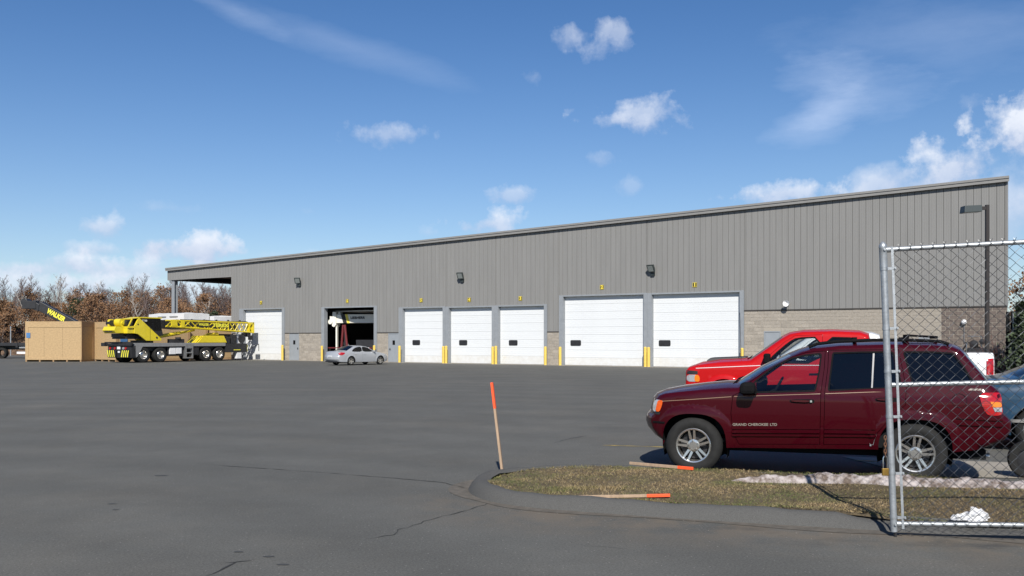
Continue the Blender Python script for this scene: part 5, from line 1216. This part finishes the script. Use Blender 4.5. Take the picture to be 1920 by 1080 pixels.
part('bed', M['satin'], fb, lambda m: (m.bx(-8, 7.5, 0, 2.5, 1.15, 1.42), m.bx(-8, 7.5, .7, 1.8, .8, 1.15)))
for k in range(9): part('stake_pocket', M['satin'], fb, lambda m: m.bx(-7.6+k*1.85, -7.4+k*1.85, -.06, -.005, 1.0, 1.45))
part('red_panel', M['redpaint'], fb, lambda m: m.bx(6.9, 7.3, -.03, .1, .6, 1.14))
part('white_panel', M['whitep'], fb, lambda m: (m.bx(1.8, 6.6, .2, .25, .95, 1.12), m.bx(1.6, 6.6, .2, .25, .42, .62)))
for x in (-6.6, -5.4, -1.2, .2): part('wheel', M['rubber'], fb, lambda m: m.revolve([(.3, -.2), (.48, -.2), (.5, -.1), (.5, .1), (.48, .2), (.3, .2)], 20, (x, .3, .5), close=True), smooth=40)
part('landing_leg', M['satin'], fb, lambda m: (m.bx(4.8, 4.95, .4, .55, 0, 1.1), m.bx(4.8, 4.95, 1.9, 2.05, 0, 1.1)))

# ------------------------------------------------------------------ grass island with kerb
def catmull(P, n=8, closed=True):
    out = []; m = len(P)
    for i in range(m):
        p0, p1, p2, p3 = (np.array(P[(i+k-1) % m], float) for k in range(4))
        for q in range(n):
            t = q/n; out.append(tuple(.5*((2*p1)+(-p0+p2)*t+(2*p0-5*p1+4*p2-p3)*t*t+(-p0+3*p1-3*p2+p3)*t**3)))
    return out
# outer foot of the kerb, counter-clockwise from the right front
foot = [(10.5, 7.05), (8.0, 7.35), (5.6, 7.85), (4.47, 8.14), (3.41, 8.50), (2.6, 8.75), (1.755, 9.03), (.75, 9.42), (.1, 9.70), (-.28, 10.02), (-.50, 10.55), (-.53, 11.05), (-.42, 11.55), (-.05, 11.98), (.6, 12.15), (1.5, 12.22)]
backe = [(2.2, 12.0), (2.9, 11.72), (4.0, 11.33), (5.5, 10.8), (7.5, 10.2), (10.5, 9.4)]
def offset_open(P, d):
    o = []
    for i in range(len(P)):
        a = Vector(P[max(0, i-1)]); b = Vector(P[min(len(P)-1, i+1)]); t = (b-a).normalized(); o.append((P[i][0]+t.y*d, P[i][1]-t.x*d))
    return o
fd = dens(foot, .25); fd = [tuple(p) for p in fd]
for _ in range(3): fd = [fd[0]]+[tuple((np.array(fd[i-1])+2*np.array(fd[i])+np.array(fd[i+1]))/4) for i in range(1, len(fd)-1)]+[fd[-1]]
def kerb(m):
    rows = [(0, -.003), (.035, .060), (.085, .112), (.14, .130), (.20, .126), (.26, .10)]
    for i, p in enumerate(fd):
        wob = 1+.06*math.sin(i*.9)+.05*math.sin(i*2.3)
        low = 1.0
        if p[0] > 3.05 and p[1] < 9: low = max(.35, 1-(p[0]-3.05)*2.2)     # the kerb drops away at the gate
        for off, z in rows:
            q = offset_open(fd[max(0, i-1):i+2], off)[min(1, i)]; m.v.append((q[0], q[1], z*wob*(low if off < .25 else 1)))
    k = len(rows)
    for i in range(len(fd)-1):
        for j in range(k-1): m.f.append((i*k+j, (i+1)*k+j, (i+1)*k+j+1, i*k+j+1))
kb = part('kerb', M['kerb'], None, kerb, smooth=50); kb['kind'] = 'structure'
inner = offset_open(fd, .19)
isl = [tuple(p) for p in inner]+backe
islp = [(p[0], p[1]) for p in isl]
def isl_z(x, y):
    z = .115+.02*math.sin(x*2.1+y)+.015*math.sin(y*4.3-x*1.7)
    z += .035*math.exp(-((x-.75)**2/.25+(y-10.15)**2/.05))
    return z
def turf(m):
    ed = dens(islp, .2, True); A = np.array(ed); g = []
    for x in np.arange(-.6, 10.6, .16):
        for y in np.arange(7, 12.3, .16): g.append((x, y))
    g = np.array(g); g = g[inpoly(g, islp)]
    vo, eo, fo, *_ = delaunay_2d_cdt([Vector(p) for p in ed]+[Vector(p) for p in g], [(i, (i+1) % len(ed)) for i in range(len(ed))], [], 0, 1e-5)
    V = np.array([(v.x, v.y) for v in vo]); T = [f for f in fo if inpoly(np.array([V[list(f)].mean(0)]), islp)[0]]
    ne = len(ed)
    for i, (x, y) in enumerate(V):
        dmin = np.min(np.hypot(A[:, 0]-x, A[:, 1]-y)); back = y > 9.2+.0*x and np.min([math.hypot(x-b[0], y-b[1]) for b in dens(backe, .3)]) < .25
        m.v.append((x, y, isl_z(x, y)-(.085 if (dmin < .02 and back) else (.03 if dmin < .02 else 0))))
    m.f += [tuple(f) for f in T]
part('turf', M['soil'], None, turf, smooth=60)['kind'] = 'structure'
def grass_mat():
    m = bpy.data.materials.new('winter_grass'); m.use_nodes = True; T = m.node_tree; p = T.nodes['Principled BSDF']; p.inputs['Roughness'].default_value = .75; p.inputs['Specular IOR Level'].default_value = .25
    g = T.nodes.new('ShaderNodeNewGeometry'); tc = T.nodes.new('ShaderNodeTexCoord')
    r1 = T.nodes.new('ShaderNodeValToRGB'); r2 = T.nodes.new('ShaderNodeValToRGB')
    for rp, cols in ((r1, [(.13, .090, .043), (.255, .185, .093), (.42, .32, .18)]), (r2, [(.046, .072, .017), (.10, .125, .036), (.25, .21, .095)])):
        rp.color_ramp.elements[0].color = rgba(cols[0]); rp.color_ramp.elements[1].color = rgba(cols[2]); e = rp.color_ramp.elements.new(.5); e.color = rgba(cols[1]); T.links.new(g.outputs['Random Per Island'], rp.inputs[0])
    nz = T.nodes.new('ShaderNodeTexNoise'); nz.inputs['Scale'].default_value = .95; nz.inputs['Detail'].default_value = 7; nz.inputs['Roughness'].default_value = .65; T.links.new(tc.outputs['Object'], nz.inputs['Vector'])
    mr = T.nodes.new('ShaderNodeMapRange'); mr.inputs[1].default_value = .43; mr.inputs[2].default_value = .57; T.links.new(nz.outputs['Fac'], mr.inputs[0])
    mx = T.nodes.new('ShaderNodeMix'); mx.data_type = 'RGBA'; T.links.new(mr.outputs[0], mx.inputs[0]); T.links.new(r1.outputs[0], mx.inputs[6]); T.links.new(r2.outputs[0], mx.inputs[7]); T.links.new(mx.outputs[2], p.inputs['Base Color'])
    return m
def grass(m, n=90000):
    x = rng.uniform(-.6, 8.5, n*2); y = rng.uniform(7.1, 12.3, n*2); P = np.c_[x, y]; P = P[inpoly(P, islp)][:n]
    V = np.empty((len(P)*3, 3)); a = rng.uniform(0, 6.283, len(P)); hh = rng.uniform(.008, .026, len(P)); le = rng.uniform(.01, .05, len(P)); wd = rng.uniform(.003, .006, len(P))
    hh *= np.where(np.hypot(P[:, 0]-.75, (P[:, 1]-10.15)*2) < .5, 1.6, 1)
    z = np.array([isl_z(px, py) for px, py in P])-.006; b = rng.uniform(0, 6.283, len(P))
    V[0::3] = np.c_[P[:, 0]-np.cos(a)*wd, P[:, 1]-np.sin(a)*wd, z]; V[1::3] = np.c_[P[:, 0]+np.cos(a)*wd, P[:, 1]+np.sin(a)*wd, z]
    V[2::3] = np.c_[P[:, 0]+np.cos(b)*le, P[:, 1]+np.sin(b)*le, z+hh]
    m.v = [tuple(v) for v in V]; m.f = [(3*i, 3*i+1, 3*i+2) for i in range(len(P))]
gm = MB(); grass(gm); go = gm.build('grass', grass_mat(), None, fix=False); tag(go, kind='stuff')
# old snow ridge
def snow(m):
    p0, p1 = np.array((2.55, 10.95)), np.array((6.2, 9.95)); n, k = 150, 18; r2 = np.random.default_rng(5)
    ph = r2.uniform(0, 6.28, 12)
    for i in range(n+1):
        t = i/n; c = p0+(p1-p0)*t; tp = min(1, t*7, (1-t)*5)**.55
        for j in range(k+1):
            a = j/k*2-1; prof = max(0, 1-a*a)**.55
            nz = .86+.10*math.sin(i*.21+ph[0]+a)+.07*math.sin(i*.53+ph[1]-a*2.1)+.05*math.sin(i*1.1+a*4+ph[2])+r2.uniform(-.035, .035)
            wdt = .115*(.9+.15*math.sin(i*.16+ph[3]))
            m.v.append((c[0]+a*.03*math.sin(i*.3), c[1]+a*wdt*tp, isl_z(c[0], c[1]+a*wdt)-.012+prof*.12*tp*max(.2, nz)))
    for i in range(n):
        for j in range(k): b = i*(k+1)+j; m.f.append((b, b+k+1, b+k+2, b+1))
tag(part('snow_ridge', M['snow'], None, snow, smooth=50), kind='stuff')
# pebbles and grit washed up along the kerb
m = MB()
for i in range(900):
    k = random.randrange(len(fd)-1); t = random.random(); q = np.array(fd[k])*(1-t)+np.array(fd[k+1])*t; o = offset_open(fd[max(0, k-1):k+2], -abs(random.gauss(0, .22)))[min(1, k)]
    px, py = o[0]+random.uniform(-.12, .12), o[1]; r = random.uniform(.002, .006)
    m.add([(px-r, py, .001), (px, py-r, .001), (px+r, py, .001), (px, py+r, .001), (px, py, r*1.1)], [(0,1,4), (1,2,4), (2,3,4), (3,0,4)])
tag(m.build('grit', ramp_mat('grit', [(.09, .085, .075), (.14, .125, .105), (.26, .25, .22)]), None, fix=False), kind='stuff')
# sandy silt along the kerb foot
def silt(m):
    a = offset_open(fd, .01); b0 = offset_open(fd, -.30)
    for i, (p, q) in enumerate(zip(a, b0)):
        w = .25+.55*abs(math.sin(i*.31+.4))*abs(math.sin(i*.13+1)); m.v += [(p[0], p[1], .004), (p[0]+(q[0]-p[0])*w, p[1]+(q[1]-p[1])*w, .004)]
    n = len(a)
    m.f += [(2*i, 2*i+1, 2*i+3, 2*i+2) for i in range(n-1) if not (fd[i][0] > 1.0 and fd[i][1] > 11)]
part('silt', mat('sandy_silt', (.105, .092, .074), .95, 0, .3, 9, .5, 80), None, silt)['kind'] = 'structure'
# cracks, stains and lines on the asphalt
def crackline(pts, w, jit, seed, mt='crack', z=.004, name='crack'):
    r2 = random.Random(seed); P = dens(pts, .12); m = MB()
    for i, p in enumerate(P):
        a = Vector(P[max(0, i-1)]); b = Vector(P[min(len(P)-1, i+1)]); t = (b-a).normalized(); j = r2.gauss(0, jit); ww = w*r2.uniform(.08, 1.0)*min(1, (i+1)/4, (len(P)-i)/4)
        c = Vector(p)+Vector((-t.y, t.x))*j
        m.v += [(c.x-t.y*ww, c.y+t.x*ww, z), (c.x+t.y*ww, c.y-t.x*ww, z)]
    m.f += [(2*i, 2*i+1, 2*i+3, 2*i+2) for i in range(len(P)-1)]
    o = m.build(name, M[mt], None); o['kind'] = 'structure'; return o
def gp(*L): return [tuple(gat(x, y))[:2] for x, y in L]
crackline(gp((395, 872), (470, 877), (600, 886), (740, 897), (830, 905), (880, 918)), .013, .006, 1)
crackline(gp((924, 941), (880, 957), (830, 968), (775, 985), (735, 1003), (690, 1012)), .009, .014, 2)
crackline(gp((478, 1050), (445, 1054), (420, 1066), (385, 1082)), .012, .012, 3); crackline(gp((400, 1058), (440, 1055), (470, 1051)), .012, .006, 4)
crackline(gp((1085, 1022), (1130, 1026), (1180, 1030)), .006, .01, 6); crackline(gp((1040, 830), (1070, 822), (1100, 817)), .03, .01, 7, 'stain')
for (a, b, q, r0) in ((303, 892, .09, 1), (210, 945, .05, 2), (218, 956, .04, 3), (447, 1035, .05, 4), (503, 1044, .05, 5), (530, 1059, .05, 6)):
    c = gat(a, b); r2 = random.Random(r0); part('stain', M['stain'], None, lambda m: m.add([(c.x+q*1.0*r2.uniform(.6, 1.2)*math.cos(t), c.y+q*.5*r2.uniform(.6, 1.2)*math.sin(t), .004) for t in [k*.5236 for k in range(12)]], [tuple(range(12))]))['kind'] = 'structure'
crackline(gp((1128, 835), (1200, 837), (1260, 839), (1340, 842)), .045, .002, 8, 'yline', name='parking_line')
crackline([(4.9, 13.4), (6.2, 12.95)], .05, .002, 9, 'yline', .012, name='parking_line')
part('concrete_walk', M['concrete'], None, lambda m: m.add([(4.9, 13.9, .008), (8.6, 12.7, .008), (8.6, 11.3, .008), (5.2, 11.9, .008)], [(0,1,2,3)]))['kind'] = 'structure'

ty = thing('loose_tyre', 'black tyre lying against the grass at the right edge behind the gate', 'tyre', (6.50, 11.75, .235), R(-25)); ty.scale = (.68,)*3
part('tread', M['rubber'], ty, lambda m: m.revolve([(.2, -.1), (.25, -.115), (.32, -.11), (.345, -.08), (.345, .08), (.32, .11), (.25, .115), (.2, .1)], 40, close=True), smooth=40)
part('hub', M['satin'], ty, lambda m: m.revolve([(.001, -.06), (.12, -.07), (.2, -.05), (.205, .05), (.001, .05)], 24), smooth=40)
# survey stakes
def stake(label, base, tip, w=.042, t=.022, tipfrac=.40):
    base, tip = Vector(base), Vector(tip); L = (tip-base).length; th = thing('survey_stake', label, 'stake', base, 0, 'orange tipped wooden stakes')
    q = (tip-base).to_track_quat('Z', 'Y').to_matrix().to_4x4()
    part('shaft', M['wood'], th, lambda m: (m.bx(-w/2, w/2, -t/2, t/2, 0, L*(1-tipfrac)-.0005, q)), bevel=.003)
    part('painted_tip', M['orange'], th, lambda m: (m.bx(-w/2, w/2, -t/2, t/2, L*(1-tipfrac), L, q)), bevel=.003)
p = gat(942, 880, .10); stake('upright wooden stake with orange top leaning at the kerb corner', (p.x, p.y, .06), (p.x-.135, p.y+.03, 1.20), .05, .03, .29)
a = gat(1085, 929, .15); b = gat(1258, 932, .15); stake('orange tipped stake lying along the front kerb edge', (a.x, a.y+.10, .118), (b.x, b.y+.05, .160), .028, .030, .25)
a = gat(1180, 863, .16); b = gat(1298, 876, .16); stake('orange tipped stake lying at the back edge by the front wheel', (a.x, a.y-.05, .130), (b.x, b.y-.05, .15), .025, .036, .23)

# plastic bag
def bagm(m):
    r2 = random.Random(4); n = 16; k = 9
    for i in range(k+1):
        ph = math.pi/2*i/k
        for j in range(n):
            t = 2*math.pi*j/n; rr = math.cos(ph)*(1+r2.uniform(-.22, .22)); m.v.append((.165*rr*math.cos(t), .10*rr*math.sin(t), .105*math.sin(ph)*(1+r2.uniform(-.3, .3))+(.035*math.cos(t) if i > 2 else 0)))
    for i in range(k):
        for j in range(n): m.f.append((i*n+j, i*n+(j+1) % n, (i+1)*n+(j+1) % n, (i+1)*n+j))
bo = part('plastic_bag', M['bag'], None, bagm); pb = gat(1832, 977, .13); bo.scale = (.95, .9, .72); bo.location = (pb.x, pb.y+.12, .12); tag(bo, 'crumpled white plastic bag lying on the grass behind the bottom gate rail', 'bag')

# ------------------------------------------------------------------ chain link gate
gate = thing('chain_link_gate', 'galvanised chain link swing gate standing ajar in the foreground', 'gate', (3.385, 8.27, .045)); gate.rotation_euler = (0, R(-2.1), R(-14.0))
GL = 3.7; GT, GM, GB = 2.50, 1.30, .07
def post(m):
    m.cyl((0, 0, 0), (0, 0, 2.52), .029, n=20); m.revolve([(.034, 2.34), (.034, 2.515), (.036, 2.52), (.032, 2.545), (.018, 2.565), (.004, 2.575), (.001, 2.575)], 20, axis='z')
part('gate_post', M['galv'], gate, post, smooth=40); part('gate_post', M['galv'], gate, lambda m: m.cyl((GL, 0, 0), (GL, 0, 2.53), .029, n=16), smooth=40)
for z in (GT, GM, GB): part('rail', M['galv'], gate, lambda m: m.cyl((.028, 0, z), (GL-.028, 0, z), .0215, n=18), smooth=40)
tbar = part('tension_bar', M['galv'], gate, lambda m: m.bx(.062, .083, -.030, -.024, .03, 2.52))
for z in (2.33, 1.80, 1.42, 1.02, .52, .13):
    part('band_clamp', M['galv'], gate, lambda m: (m.cyl((0, 0, z-.012), (0, 0, z+.012), .0325, n=18), m.bx(.028, .098, -.034, -.031, z-.012, z+.012), m.cyl((.09, -.036, z), (.09, -.05, z), .009, n=6)), smooth=40)
for z in (GT, GB): part('rail_cup', M['galv'], gate, lambda m: (m.cyl((.026, 0, z), (.075, 0, z), .026, n=16), m.cyl((.01, -.03, z), (.01, -.048, z), .011, n=8)), smooth=40)
def fabric(m):
    p, dz = .0463, .045; n = int((GL-.10)/p); y0 = -.030
    for i in range(n):
        x = .085+p/2+i*p; pts = []; z = .028; k = 0
        while z < 2.545:
            sx = (1 if (k+i) % 2 else -1); pts.append((x+sx*(p/2+.001)+random.gauss(0, .0012), y0+sx*.0022, z+random.gauss(0, .0012))); z += dz; k += 1
        m.tube(pts, .0030, 5, cap=False)
        # twisted barbs above the top rail
        if i % 2 == 0:
            xx, zz = pts[-1][0], pts[-1][2]
            m.tube([(xx, y0, zz-.01), (xx+.002, y0, zz+.022), (xx+.012, y0-.004, zz+.040)], .0019, 4); m.tube([(xx, y0, zz+.008), (xx-.001, y0, zz+.024), (xx-.011, y0+.004, zz+.036)], .0019, 4)
            xb = pts[0][0]; m.tube([(xb, y0, .03), (xb+.012, y0, .004)], .0018, 4); m.tube([(xb, y0, .03), (xb-.012, y0, .006)], .0018, 4)
fm = MB(); fabric(fm); fo_ = fm.build('chain_link', M['wire'], gate, fix=False); fo_['kind'] = 'stuff'
m = MB()
for x in np.arange(.5, GL, .55):
    for z in (GT, GM, GB): m.tube([(x+.025*math.cos(t)*.2, .025*math.sin(t), z+.025*math.cos(t)) for t in [k*.785 for k in range(8)]], .002, 4, closed=True)
m.build('tie_wire', M['wire'], gate, fix=False)
part('drop_rod', M['satin'], gate, lambda m: m.cyl((.012, 0, -.05), (.012, 0, .02), .012, n=8))
pl = thing('padlock', 'worn brass padlock hanging on a rusty chain beside the gate post', 'padlock', gate.matrix_basis @ Vector((-.055, -.03, .60)))
part('body', M['brass'], pl, lambda m: m.bx(-.028, .028, -.012, .012, -.10, -.035), bevel=.004)
part('shackle', M['chrome'], pl, lambda m: m.tube([(-.018, 0, -.036), (-.018, 0, .055), (-.012, 0, .07), (0, 0, .076), (.012, 0, .07), (.018, 0, .055), (.018, 0, -.036)], .005, 6), smooth=60)
ch = part('chain', M['rust'], pl, lambda m: [m.tube([(.0+.012*math.cos(t)*(1 if k % 2 else .3), .012*math.cos(t)*(.3 if k % 2 else 1), .085+k*.030+.022*math.sin(t)) for t in [q*.785 for q in range(8)]], .004, 5, closed=True) for k in range(6)], smooth=60)

# ------------------------------------------------------------------ light pole, black fence, shrubs at right
YP = 37.0; pp = at(1851, 636, YP)
lp = thing('light_pole', 'dark bronze parking lot light pole with one box lamp head', 'lamp post', (pp.x, YP, 0))
ztp = at(1853, 384, YP).z
part('pole', M['bronze'], lp, lambda m: m.bx(-.065, .065, -.065, .065, .3, ztp), bevel=.01)
part('base', M['concrete'], lp, lambda m: m.cyl((0, 0, 0), (0, 0, .7), .26, n=18), smooth=40)
part('arm', M['bronze'], lp, lambda m: m.bx(-.30, -.067, -.05, .05, ztp-.20, ztp-.07))
lh = part('lamp_head', M['lampgrey'], lp, lambda m: m.add([(-1.0, -.22, ztp-.33), (-.30, -.22, ztp-.29), (-.30, .22, ztp-.29), (-1.0, .22, ztp-.33), (-.97, -.19, ztp-.06), (-.30, -.19, ztp-.03), (-.30, .19, ztp-.03), (-.97, .19, ztp-.06)], [(0,3,2,1), (4,5,6,7), (0,1,5,4), (1,2,6,5), (2,3,7,6), (3,0,4,7)]), bevel=.01)
part('lens', M['lens'], lh, lambda m: m.add([(-.95, -.18, ztp-.335), (-.36, -.18, ztp-.30), (-.36, .18, ztp-.30), (-.95, .18, ztp-.335)], [(0,3,2,1)]))
bf = thing('slatted_fence', 'tall black slatted enclosure fence with pale posts at the right edge', 'fence', (at(1886, 636, 44).x, 44.0, 0), R(-14))
for k in range(26): part('slat', M['dark'], bf, lambda m: m.bx(k*.20, k*.20+.175, 0, .03, .1, 3.05+random.uniform(-.02, .02)))
for k in range(7): part('fence_post', M['galv'], bf, lambda m: m.cyl((.30+k*.42, -.06, 0), (.30+k*.42, -.06, 3.0), .03, n=8))
part('rail', M['satin'], bf, lambda m: (m.bx(0, 5.2, .035, .08, .4, .5), m.bx(0, 5.2, .035, .08, 2.5, 2.6)))

# ------------------------------------------------------------------ trees
def branch(m, p, d, L, r, depth, rnd, tips, spread, nseg=4):
    pts = [p]; rad = [r]; dd = d.copy()
    for i in range(nseg):
        dd = (dd+Vector((rnd.gauss(0, .10), rnd.gauss(0, .10), rnd.gauss(.03, .06)))).normalized(); p = p+dd*(L/nseg); pts.append(p); rad.append(max(.006, r*(1-.8*(i+1)/nseg)))
    m.tube(pts, rad, 5 if depth == 0 else 3, cap=False)
    tips.append((pts[-1], depth)); return pts, rad, dd
def tree_mesh(seed, H, nl, spread, first, r0, up=.55, nsub=5, ntw=3):
    rnd = random.Random(seed); tr = MB(); tips = []
    trunk, rad, _ = branch(tr, Vector((0, 0, -.3)), Vector((rnd.gauss(0, .05), rnd.gauss(0, .05), 1)).normalized(), H, r0, 0, rnd, tips, spread, 7)
    for k in range(nl):
        t = first+(1-first)*(k+rnd.random())/nl; q = t*7; i = min(6, int(q)); p = trunk[i].lerp(trunk[i+1], q-i); az = k*2.4+rnd.uniform(-.5, .5); L1 = H*spread*(1.15-t)*rnd.uniform(.7, 1.15)+.3
        d = Vector((math.cos(az), math.sin(az), up+rnd.uniform(-.1, .35))).normalized()
        pts, rr, dd = branch(tr, p, d, L1, max(.012, r0*.45*(1.1-t)), 1, rnd, tips, spread)
        for j in range(nsub):
            i2 = rnd.randint(1, 4); d2 = (d+Vector((rnd.gauss(0, .55), rnd.gauss(0, .55), rnd.uniform(0, .7)))).normalized()
            p2, _, dd2 = branch(tr, pts[i2], d2, L1*rnd.uniform(.35, .65), .014, 2, rnd, tips, spread, 3)
            for z in range(ntw):
                d3 = (d2+Vector((rnd.gauss(0, .6), rnd.gauss(0, .6), rnd.uniform(-.1, .6)))).normalized(); branch(tr, p2[rnd.randint(1, 3)], d3, L1*rnd.uniform(.18, .34), .009, 3, rnd, tips, spread, 2)
    return tr, tips, rnd
def leaf_cloud(tips, rnd, per, size, sp, droop=.3):
    m = MB()
    for p, dep in tips:
        if dep < 2: continue
        for k in range(per):
            c = p+Vector((rnd.gauss(0, sp), rnd.gauss(0, sp), rnd.gauss(-droop*sp, sp*.8))); s = size*rnd.uniform(.6, 1.3)
            a = Vector((rnd.gauss(0, 1), rnd.gauss(0, 1), rnd.gauss(0, 1))).normalized(); b = a.orthogonal().normalized()*s*.45
            m.add([c-a*s*.5, c+b, c+a*s*.5, c-b], [(0,1,2,3)])
    return m
TV = []
def tree_kind(name, label, seed, H, nl, spread, first, r0, bark, leaves=None, up=.55, group=None, crownmat='leaf'):
    tr, tips, rnd = tree_mesh(seed, H, nl, spread, first, r0, up, *((7, 5) if bark == 'twig' else (5, 3))); tm = tr.mesh('trunk', M[bark], None, False)
    cm = leaf_cloud(tips, rnd, *leaves).mesh('crown', M[crownmat], None, False) if leaves else None
    return (name, label, tm, cm, H, group)
OAK = [tree_kind('oak_tree', 'young oak holding rust brown dead leaves on the bank behind the yard', s, 4.6, 15, .42, .10, .09, 'bark', (6, .15, .22), group='rust leaved oaks on the far bank') for s in (11, 12, 13)]
BARE = [tree_kind('bare_tree', 'bare grey brown winter tree standing on the bank behind the yard', s, 6.1, 20, .25, .12, .07, 'twig', None, 1.7, group='bare trees on the far bank') for s in (21, 22, 23)]
BIR = [tree_kind('birch_tree', 'slim pale trunked birch standing bare among the brown oaks', s, 6.2, 12, .22, .45, .075, 'palebark', None, 1.1, group='pale birches on the far bank') for s in (31,)]
PIN = [tree_kind('pine_tree', 'small dark green pine among the brown oaks on the bank', s, 5.2, 22, .30, .10, .09, 'bark', (9, .20, .16), .15, group='small pines on the far bank', crownmat='pine') for s in (41,)]
def plant(kind, x, y, z, sc_, rz):
    name, label, tm, cm, H, group = kind
    if cm is None:
        o = bpy.data.objects.new(name, None); COL.objects.link(o); t = bpy.data.objects.new('trunk', tm); link(t, o)
    else:
        o = bpy.data.objects.new(name, None); COL.objects.link(o); t = bpy.data.objects.new('trunk', tm); link(t, o); c = bpy.data.objects.new('crown', cm); link(c, o)
    o.location = (x, y, z); o.rotation_euler = (0, 0, rz); o.scale = (sc_,)*3; tag(o, label, 'tree', group); return o
r3 = random.Random(17)
for k in range(120):
    x = -94+k*.6+r3.uniform(-.7, .7); y = r3.uniform(106, 117); plant(OAK[r3.randrange(3)], x, y, bank_z(x, y), r3.uniform(.62, 1.12), r3.uniform(0, 6.3))
for k in range(165):
    x = -96+k*.45+r3.uniform(-.8, .8); y = r3.uniform(112, 130); plant(BARE[r3.randrange(3)], x, y, bank_z(x, y), r3.uniform(.72, 1.12), r3.uniform(0, 6.3))
BL = {262: 'above the yellow crane counterweight', 381: 'seen under the canopy roof', 175: 'above the gap between two plywood crates', 120: 'behind the black WALKER boom', 50: 'above the black boom head at far left', 300: 'left of the canopy column'}
for px, Y, s in ((262, 106, 1.0), (381, 107, .9), (175, 112, 1.05), (120, 114, 1.1), (50, 111, .95), (300, 113, 1.0)):
    x = (px-960)/1750*Y; plant(BIR[0], x, Y, bank_z(x, Y), s, r3.uniform(0, 6.3))['label'] = 'slim pale trunked bare birch on the bank '+BL[px]
PL = {147: 'above the plain plywood crate', 405: 'seen under the canopy beside the wall', 8: 'at the left edge of the photo'}
for px, Y, s in ((147, 114, .8), (405, 108, .7), (8, 110, .7)):
    x = (px-960)/1750*Y; plant(PIN[0], x, Y, bank_z(x, Y), s, r3.uniform(0, 6.3))['label'] = 'small dark green pine on the bank '+PL[px]
# low dry brush over the bank
m = MB(); nb = 26000
bx_ = rng.uniform(-98, -18, nb); by_ = rng.uniform(102, 121, nb)
for x, y in zip(bx_, by_):
    hgt = 1.15*(.5+.5*hsh(x*1.9+3, y*2.3))*random.uniform(.2, 1.2); z = bank_z(x, y)+random.uniform(0, hgt); s = random.uniform(.10, .30)
    a = Vector((random.gauss(0, 1), random.gauss(0, 1), random.gauss(0, 1))).normalized()*s; b = a.orthogonal().normalized()*s*.5; c = Vector((x, y, z)); m.add([c-a*.5, c+b*.5, c+a*.5, c-b*.5], [(0,1,2,3)])
tag(m.build('dry_brush', M['brush'], None, fix=False), kind='stuff')
# trees at the right edge beyond the building corner
OAKR = tree_kind('oak_tree', 'brown leaved oak beyond the slatted fence at the right edge', 14, 6.0, 16, .42, .1, .11, 'bark', (5, .20, .2))
for (px, Y, s, lb) in ((1935, 62, 1.05, 'brown leaved oak rising behind the slatted fence at the right edge'), (1898, 70, .62, 'small brown oak next to the building corner beyond the slatted fence')):
    q = at(px, 636, Y); o = plant(OAKR, q.x, Y, 0, s, px); o['label'] = lb; o['group'] = 'oaks beyond the slatted fence'
eg = MB(); rnd = random.Random(19); tips = [(Vector((rnd.gauss(0, .45)*(1-z_/3.4), rnd.gauss(0, .45)*(1-z_/3.4), z_)), 3) for z_ in [rnd.uniform(.1, 3.2) for _ in range(420)]]
egm = leaf_cloud(tips, rnd, 8, .17, .13).mesh('crown', M['pine'], None, False); egt = MB().cyl((0, 0, 0), (0, 0, 2.8), .07, .02, n=6).mesh('trunk', M['bark'], None, False)
for px, k_, lb in ((1879, .92, 'dark evergreen shrub beside the left end of the slatted fence'), (1926, 1.1, 'taller dark evergreen shrub behind the slatted fence')):
    q = at(px, 636, 45.2); e = thing('evergreen_shrub', lb, 'shrub', (q.x, 43.4 if px < 1900 else 45.6, 0), px, 'evergreen shrubs at the slatted fence'); e.scale = (k_,)*3
    link(bpy.data.objects.new('crown', egm), e); link(bpy.data.objects.new('trunk', egt), e)
# red twigged shrub by the meter
sh = MB(); rnd = random.Random(9)
for k in range(70):
    d = Vector((rnd.gauss(0, .5), rnd.gauss(0, .4), 1)).normalized(); branch(sh, Vector((rnd.gauss(0, .15), rnd.gauss(0, .15), 0)), d, rnd.uniform(1.2, 2.5), .014, 2, rnd, [], 0, 4)
so = sh.build('bare_shrub', M['shrubtwig'], None, fix=False); q = at(1868, 636, 45); so.location = (q.x, 45, 0); tag(so, 'bare red twigged shrub growing beside the slatted fence', 'shrub')
# steel post of the boundary fence on the bank
fp_ = at(20, 620, 98); o = part('fence_post', M['galv'], None, lambda m: m.cyl((0, 0, 0), (0, 0, 3.1), .06, n=8), smooth=40); o.location = (fp_.x, 98, 0); tag(o, 'single pale steel post standing before the brown bank', 'post')
